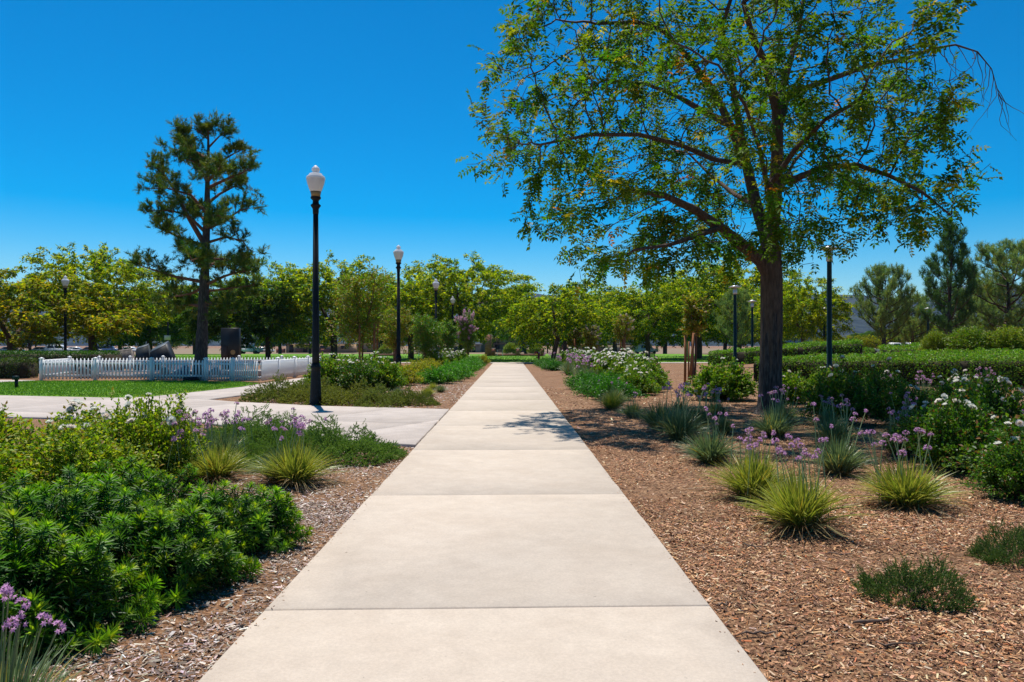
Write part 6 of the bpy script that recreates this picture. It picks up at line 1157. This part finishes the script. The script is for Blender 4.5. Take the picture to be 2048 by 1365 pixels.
# ================================================================== wood chips on the beds
CHV = A([-0.5, -0.5, 0], [0.5, -0.42, 0.02], [0.42, 0.5, 0.0], [-0.46, 0.44, 0.03], [-0.5, -0.5, -0.16], [0.5, -0.42, -0.14], [0.42, 0.5, -0.16], [-0.46, 0.44, -0.13]); CHF = [A([0, 1, 2, 3], [1, 5, 6, 2], [3, 7, 4, 0]).astype(int)]
CW_A = np.array(CW)
def chips(mb, r, n, x0, x1, y0, y1, l0, l1, cols, w, edge=None, cap=True):
    x = r.uniform(x0, x1, n); y = r.uniform(y0, y1, n); k = ~((x > PL - 0.005) & (x < PR + 0.005)) & ~inpoly(x, y, CW) & (np.abs((x) / np.maximum(y, .1)) < 0.75)
    x, y = x[k], y[k]; n = len(x); patch = np.array([mnoise.noise(Vector((a * 0.9, b * 0.9, 2.0))) for a, b in zip(x, y)]); k = r.random(n) < np.clip(0.85 + 0.9 * patch, 0.3, 1); x, y, patch = x[k], y[k], patch[k]; n = len(x)
    L = r.uniform(l0, l1, n) * r.choice([0.6, 1.0, 1.5], n, p=[.45, .4, .15]); Wd = L * r.uniform(0.12, 0.32, n); a = r.uniform(0, 6.28, n); d = np.stack([np.cos(a), np.sin(a), r.normal(size=n) * 0.22], 1)
    nor = nrm(np.stack([r.normal(size=n) * 0.28, r.normal(size=n) * 0.28, np.ones(n)], 1)); z = gnd(x, y) + r.uniform(0.0, 0.014, n)
    c = pick(r, n, cols, w, 0.25); c = np.clip(c * (1 + 0.25 * patch[:, None]), 0.01, 0.8)
    if cap: scat(mb, CHV, CHF, np.stack([x, y, z], 1), frames(d, nor), np.stack([Wd, L, np.full(n, 0.010)], 1), c)
    else: scat(mb, CHV[:4], [A([0, 1, 2, 3]).astype(int)], np.stack([x, y, z], 1), frames(d, nor), np.stack([Wd, L, np.full(n, 0.02)], 1), c)
r = rng_(123); WC = [(0.38, 0.185, 0.085), (0.50, 0.285, 0.15), (0.66, 0.46, 0.30), (0.13, 0.055, 0.026), (0.40, 0.15, 0.05), (0.24, 0.11, 0.055)]; WG = [(0.36, 0.27, 0.22), (0.50, 0.40, 0.34), (0.66, 0.57, 0.50), (0.15, 0.10, 0.08), (0.27, 0.18, 0.13)]
mb = MB(); chips(mb, r, 150000, PR, 5.2, 2.2, 7.2, 0.015, 0.04, WC, [5, 4, 2.2, 5, 1.5, 3], cap=False); chips(mb, r, 85000, PR, 7.5, 5.8, 12.5, 0.02, 0.045, WC, [5, 4, 1.5, 4, 1.5, 3], cap=False); chips(mb, r, 30000, PR, 12, 12, 26, 0.035, 0.08, WC, [4, 5, 2, 2, 1, 2], cap=False)
tag(ob('wood_chips', mb.mesh('wood_chips', M_CHIP)), 'loose tan and brown wood chips covering the right bed', 'mulch', kind='stuff')
mb = MB(); chips(mb, r, 60000, -3.6, PL, 2.2, 7.0, 0.016, 0.04, WG, [3, 3.5, 2, 4, 2], cap=False); chips(mb, r, 16000, -4.5, PL, 7.0, 10.9, 0.022, 0.05, WG, [3, 4, 3, 3, 2], cap=False); chips(mb, r, 14000, -7, PL, 16.9, 30, 0.04, 0.08, WG, [3, 4, 3, 3, 2], cap=False)
tag(ob('wood_chips', mb.mesh('wood_chips', M_CHIP)), 'loose greyish wood chips covering the left bed', 'mulch', kind='stuff')
# chips and crumbs kicked onto the edge of the concrete
mb = MB(); n = 420; y = 2.2 + 24 * r.random(n) ** 1.5; sd = r.random(n) < 0.5; x = np.where(sd, PL + 0.012 + np.abs(r.normal(size=n)) * 0.03, PR - 0.012 - np.abs(r.normal(size=n)) * 0.03); k = ~(sd & (y > 10.6) & (y < 17)); x, y = x[k], y[k]; n = len(x); k = r.random(n) < 0.02; x[k] = r.uniform(PL, PR, int(k.sum()))
L = r.uniform(0.005, 0.018, n); a = r.uniform(0, 6.28, n); d = np.stack([np.cos(a), np.sin(a), np.zeros(n)], 1); nor = nrm(np.stack([r.normal(size=n) * 0.05, r.normal(size=n) * 0.05, np.ones(n)], 1))
scat(mb, CHV, CHF, np.stack([x, y, np.full(n, ZT + 0.0022)], 1), frames(d, nor), np.stack([L * 0.3, L, np.full(n, 0.004)], 1), pick(r, n, WC, [4, 3, 1, 4, 1, 3], 0.25)); tag(ob('stray_chips', mb.mesh('stray_chips', M_CHIP)), 'stray wood crumbs scattered along the edges of the sidewalk', 'mulch', kind='stuff')
# bigger sticks and bark pieces one can pick out
M_STICK = noisemat('dead_wood', [(0.3, (0.10, 0.065, 0.045)), (0.7, (0.24, 0.17, 0.13))], scale=30, rough=0.95)
ST = [(1745, 1245, 0.11, 0.010, 0.2, 'dark bark piece lying below the small creeping plant'), (1520, 1265, 0.10, 0.006, 0.1, 'dark stick in the mulch beside the lower right sidewalk edge'), (1505, 1095, 0.07, 0.005, -0.6, 'short stick in the mulch left of the nearest tuft'), (1360, 1120, 0.13, 0.003, 1.0, 'thin curved twig against the right sidewalk edge'), (1800, 1290, 0.12, 0.005, 0.05, 'pale splinter in the mulch at lower right'), (1450, 1208, 0.06, 0.006, 0.4, 'small curled bark strip near the second joint'), (1680, 1110, 0.10, 0.004, -0.2, 'thin stick in the mulch below the nearest tuft')]
for k, (px, py, L, t, a, l) in enumerate(ST):
    p = G(px, py); rr = rng_(k); m = MB(); q = [A(math.cos(a) * L * s, math.sin(a) * L * s, 0.006 * math.sin(s * 9 + k)) + rr.normal(size=3) * 0.004 for s in np.linspace(-1, 1, 7)]; tube(m, q, t * A(.6, 1, 1.1, 1, .9, .8, .4), 6, cap=True); tag(ob('stick', m.mesh('stick', M_STICK), None, (p[0], p[1], float(gnd(p[0], p[1])) + 0.02)), l, 'stick', 'sticks in the mulch')
# ------------------------------------------------------------------ air
m = MB(); box(m, (0, 3300, 112), (14400, 8000, 236)); hz = ob('haze', m.mesh('haze', None)); tag(hz, 'thin blue daylight haze over the whole park', 'haze', kind='stuff')
hm, hn, hl = newmat('haze_air'); pv = hn.new('ShaderNodeVolumePrincipled'); pv.inputs['Density'].default_value = 0.00007; pv.inputs['Color'].default_value = (0.26, 0.54, 1.0, 1); pv.inputs['Anisotropy'].default_value = 0.2; ho = hn.new('ShaderNodeOutputMaterial'); hl.new(pv.outputs[0], ho.inputs['Volume']); hz.data.materials.append(hm)
cy.volume_step_rate = 4; cy.volume_max_steps = 32
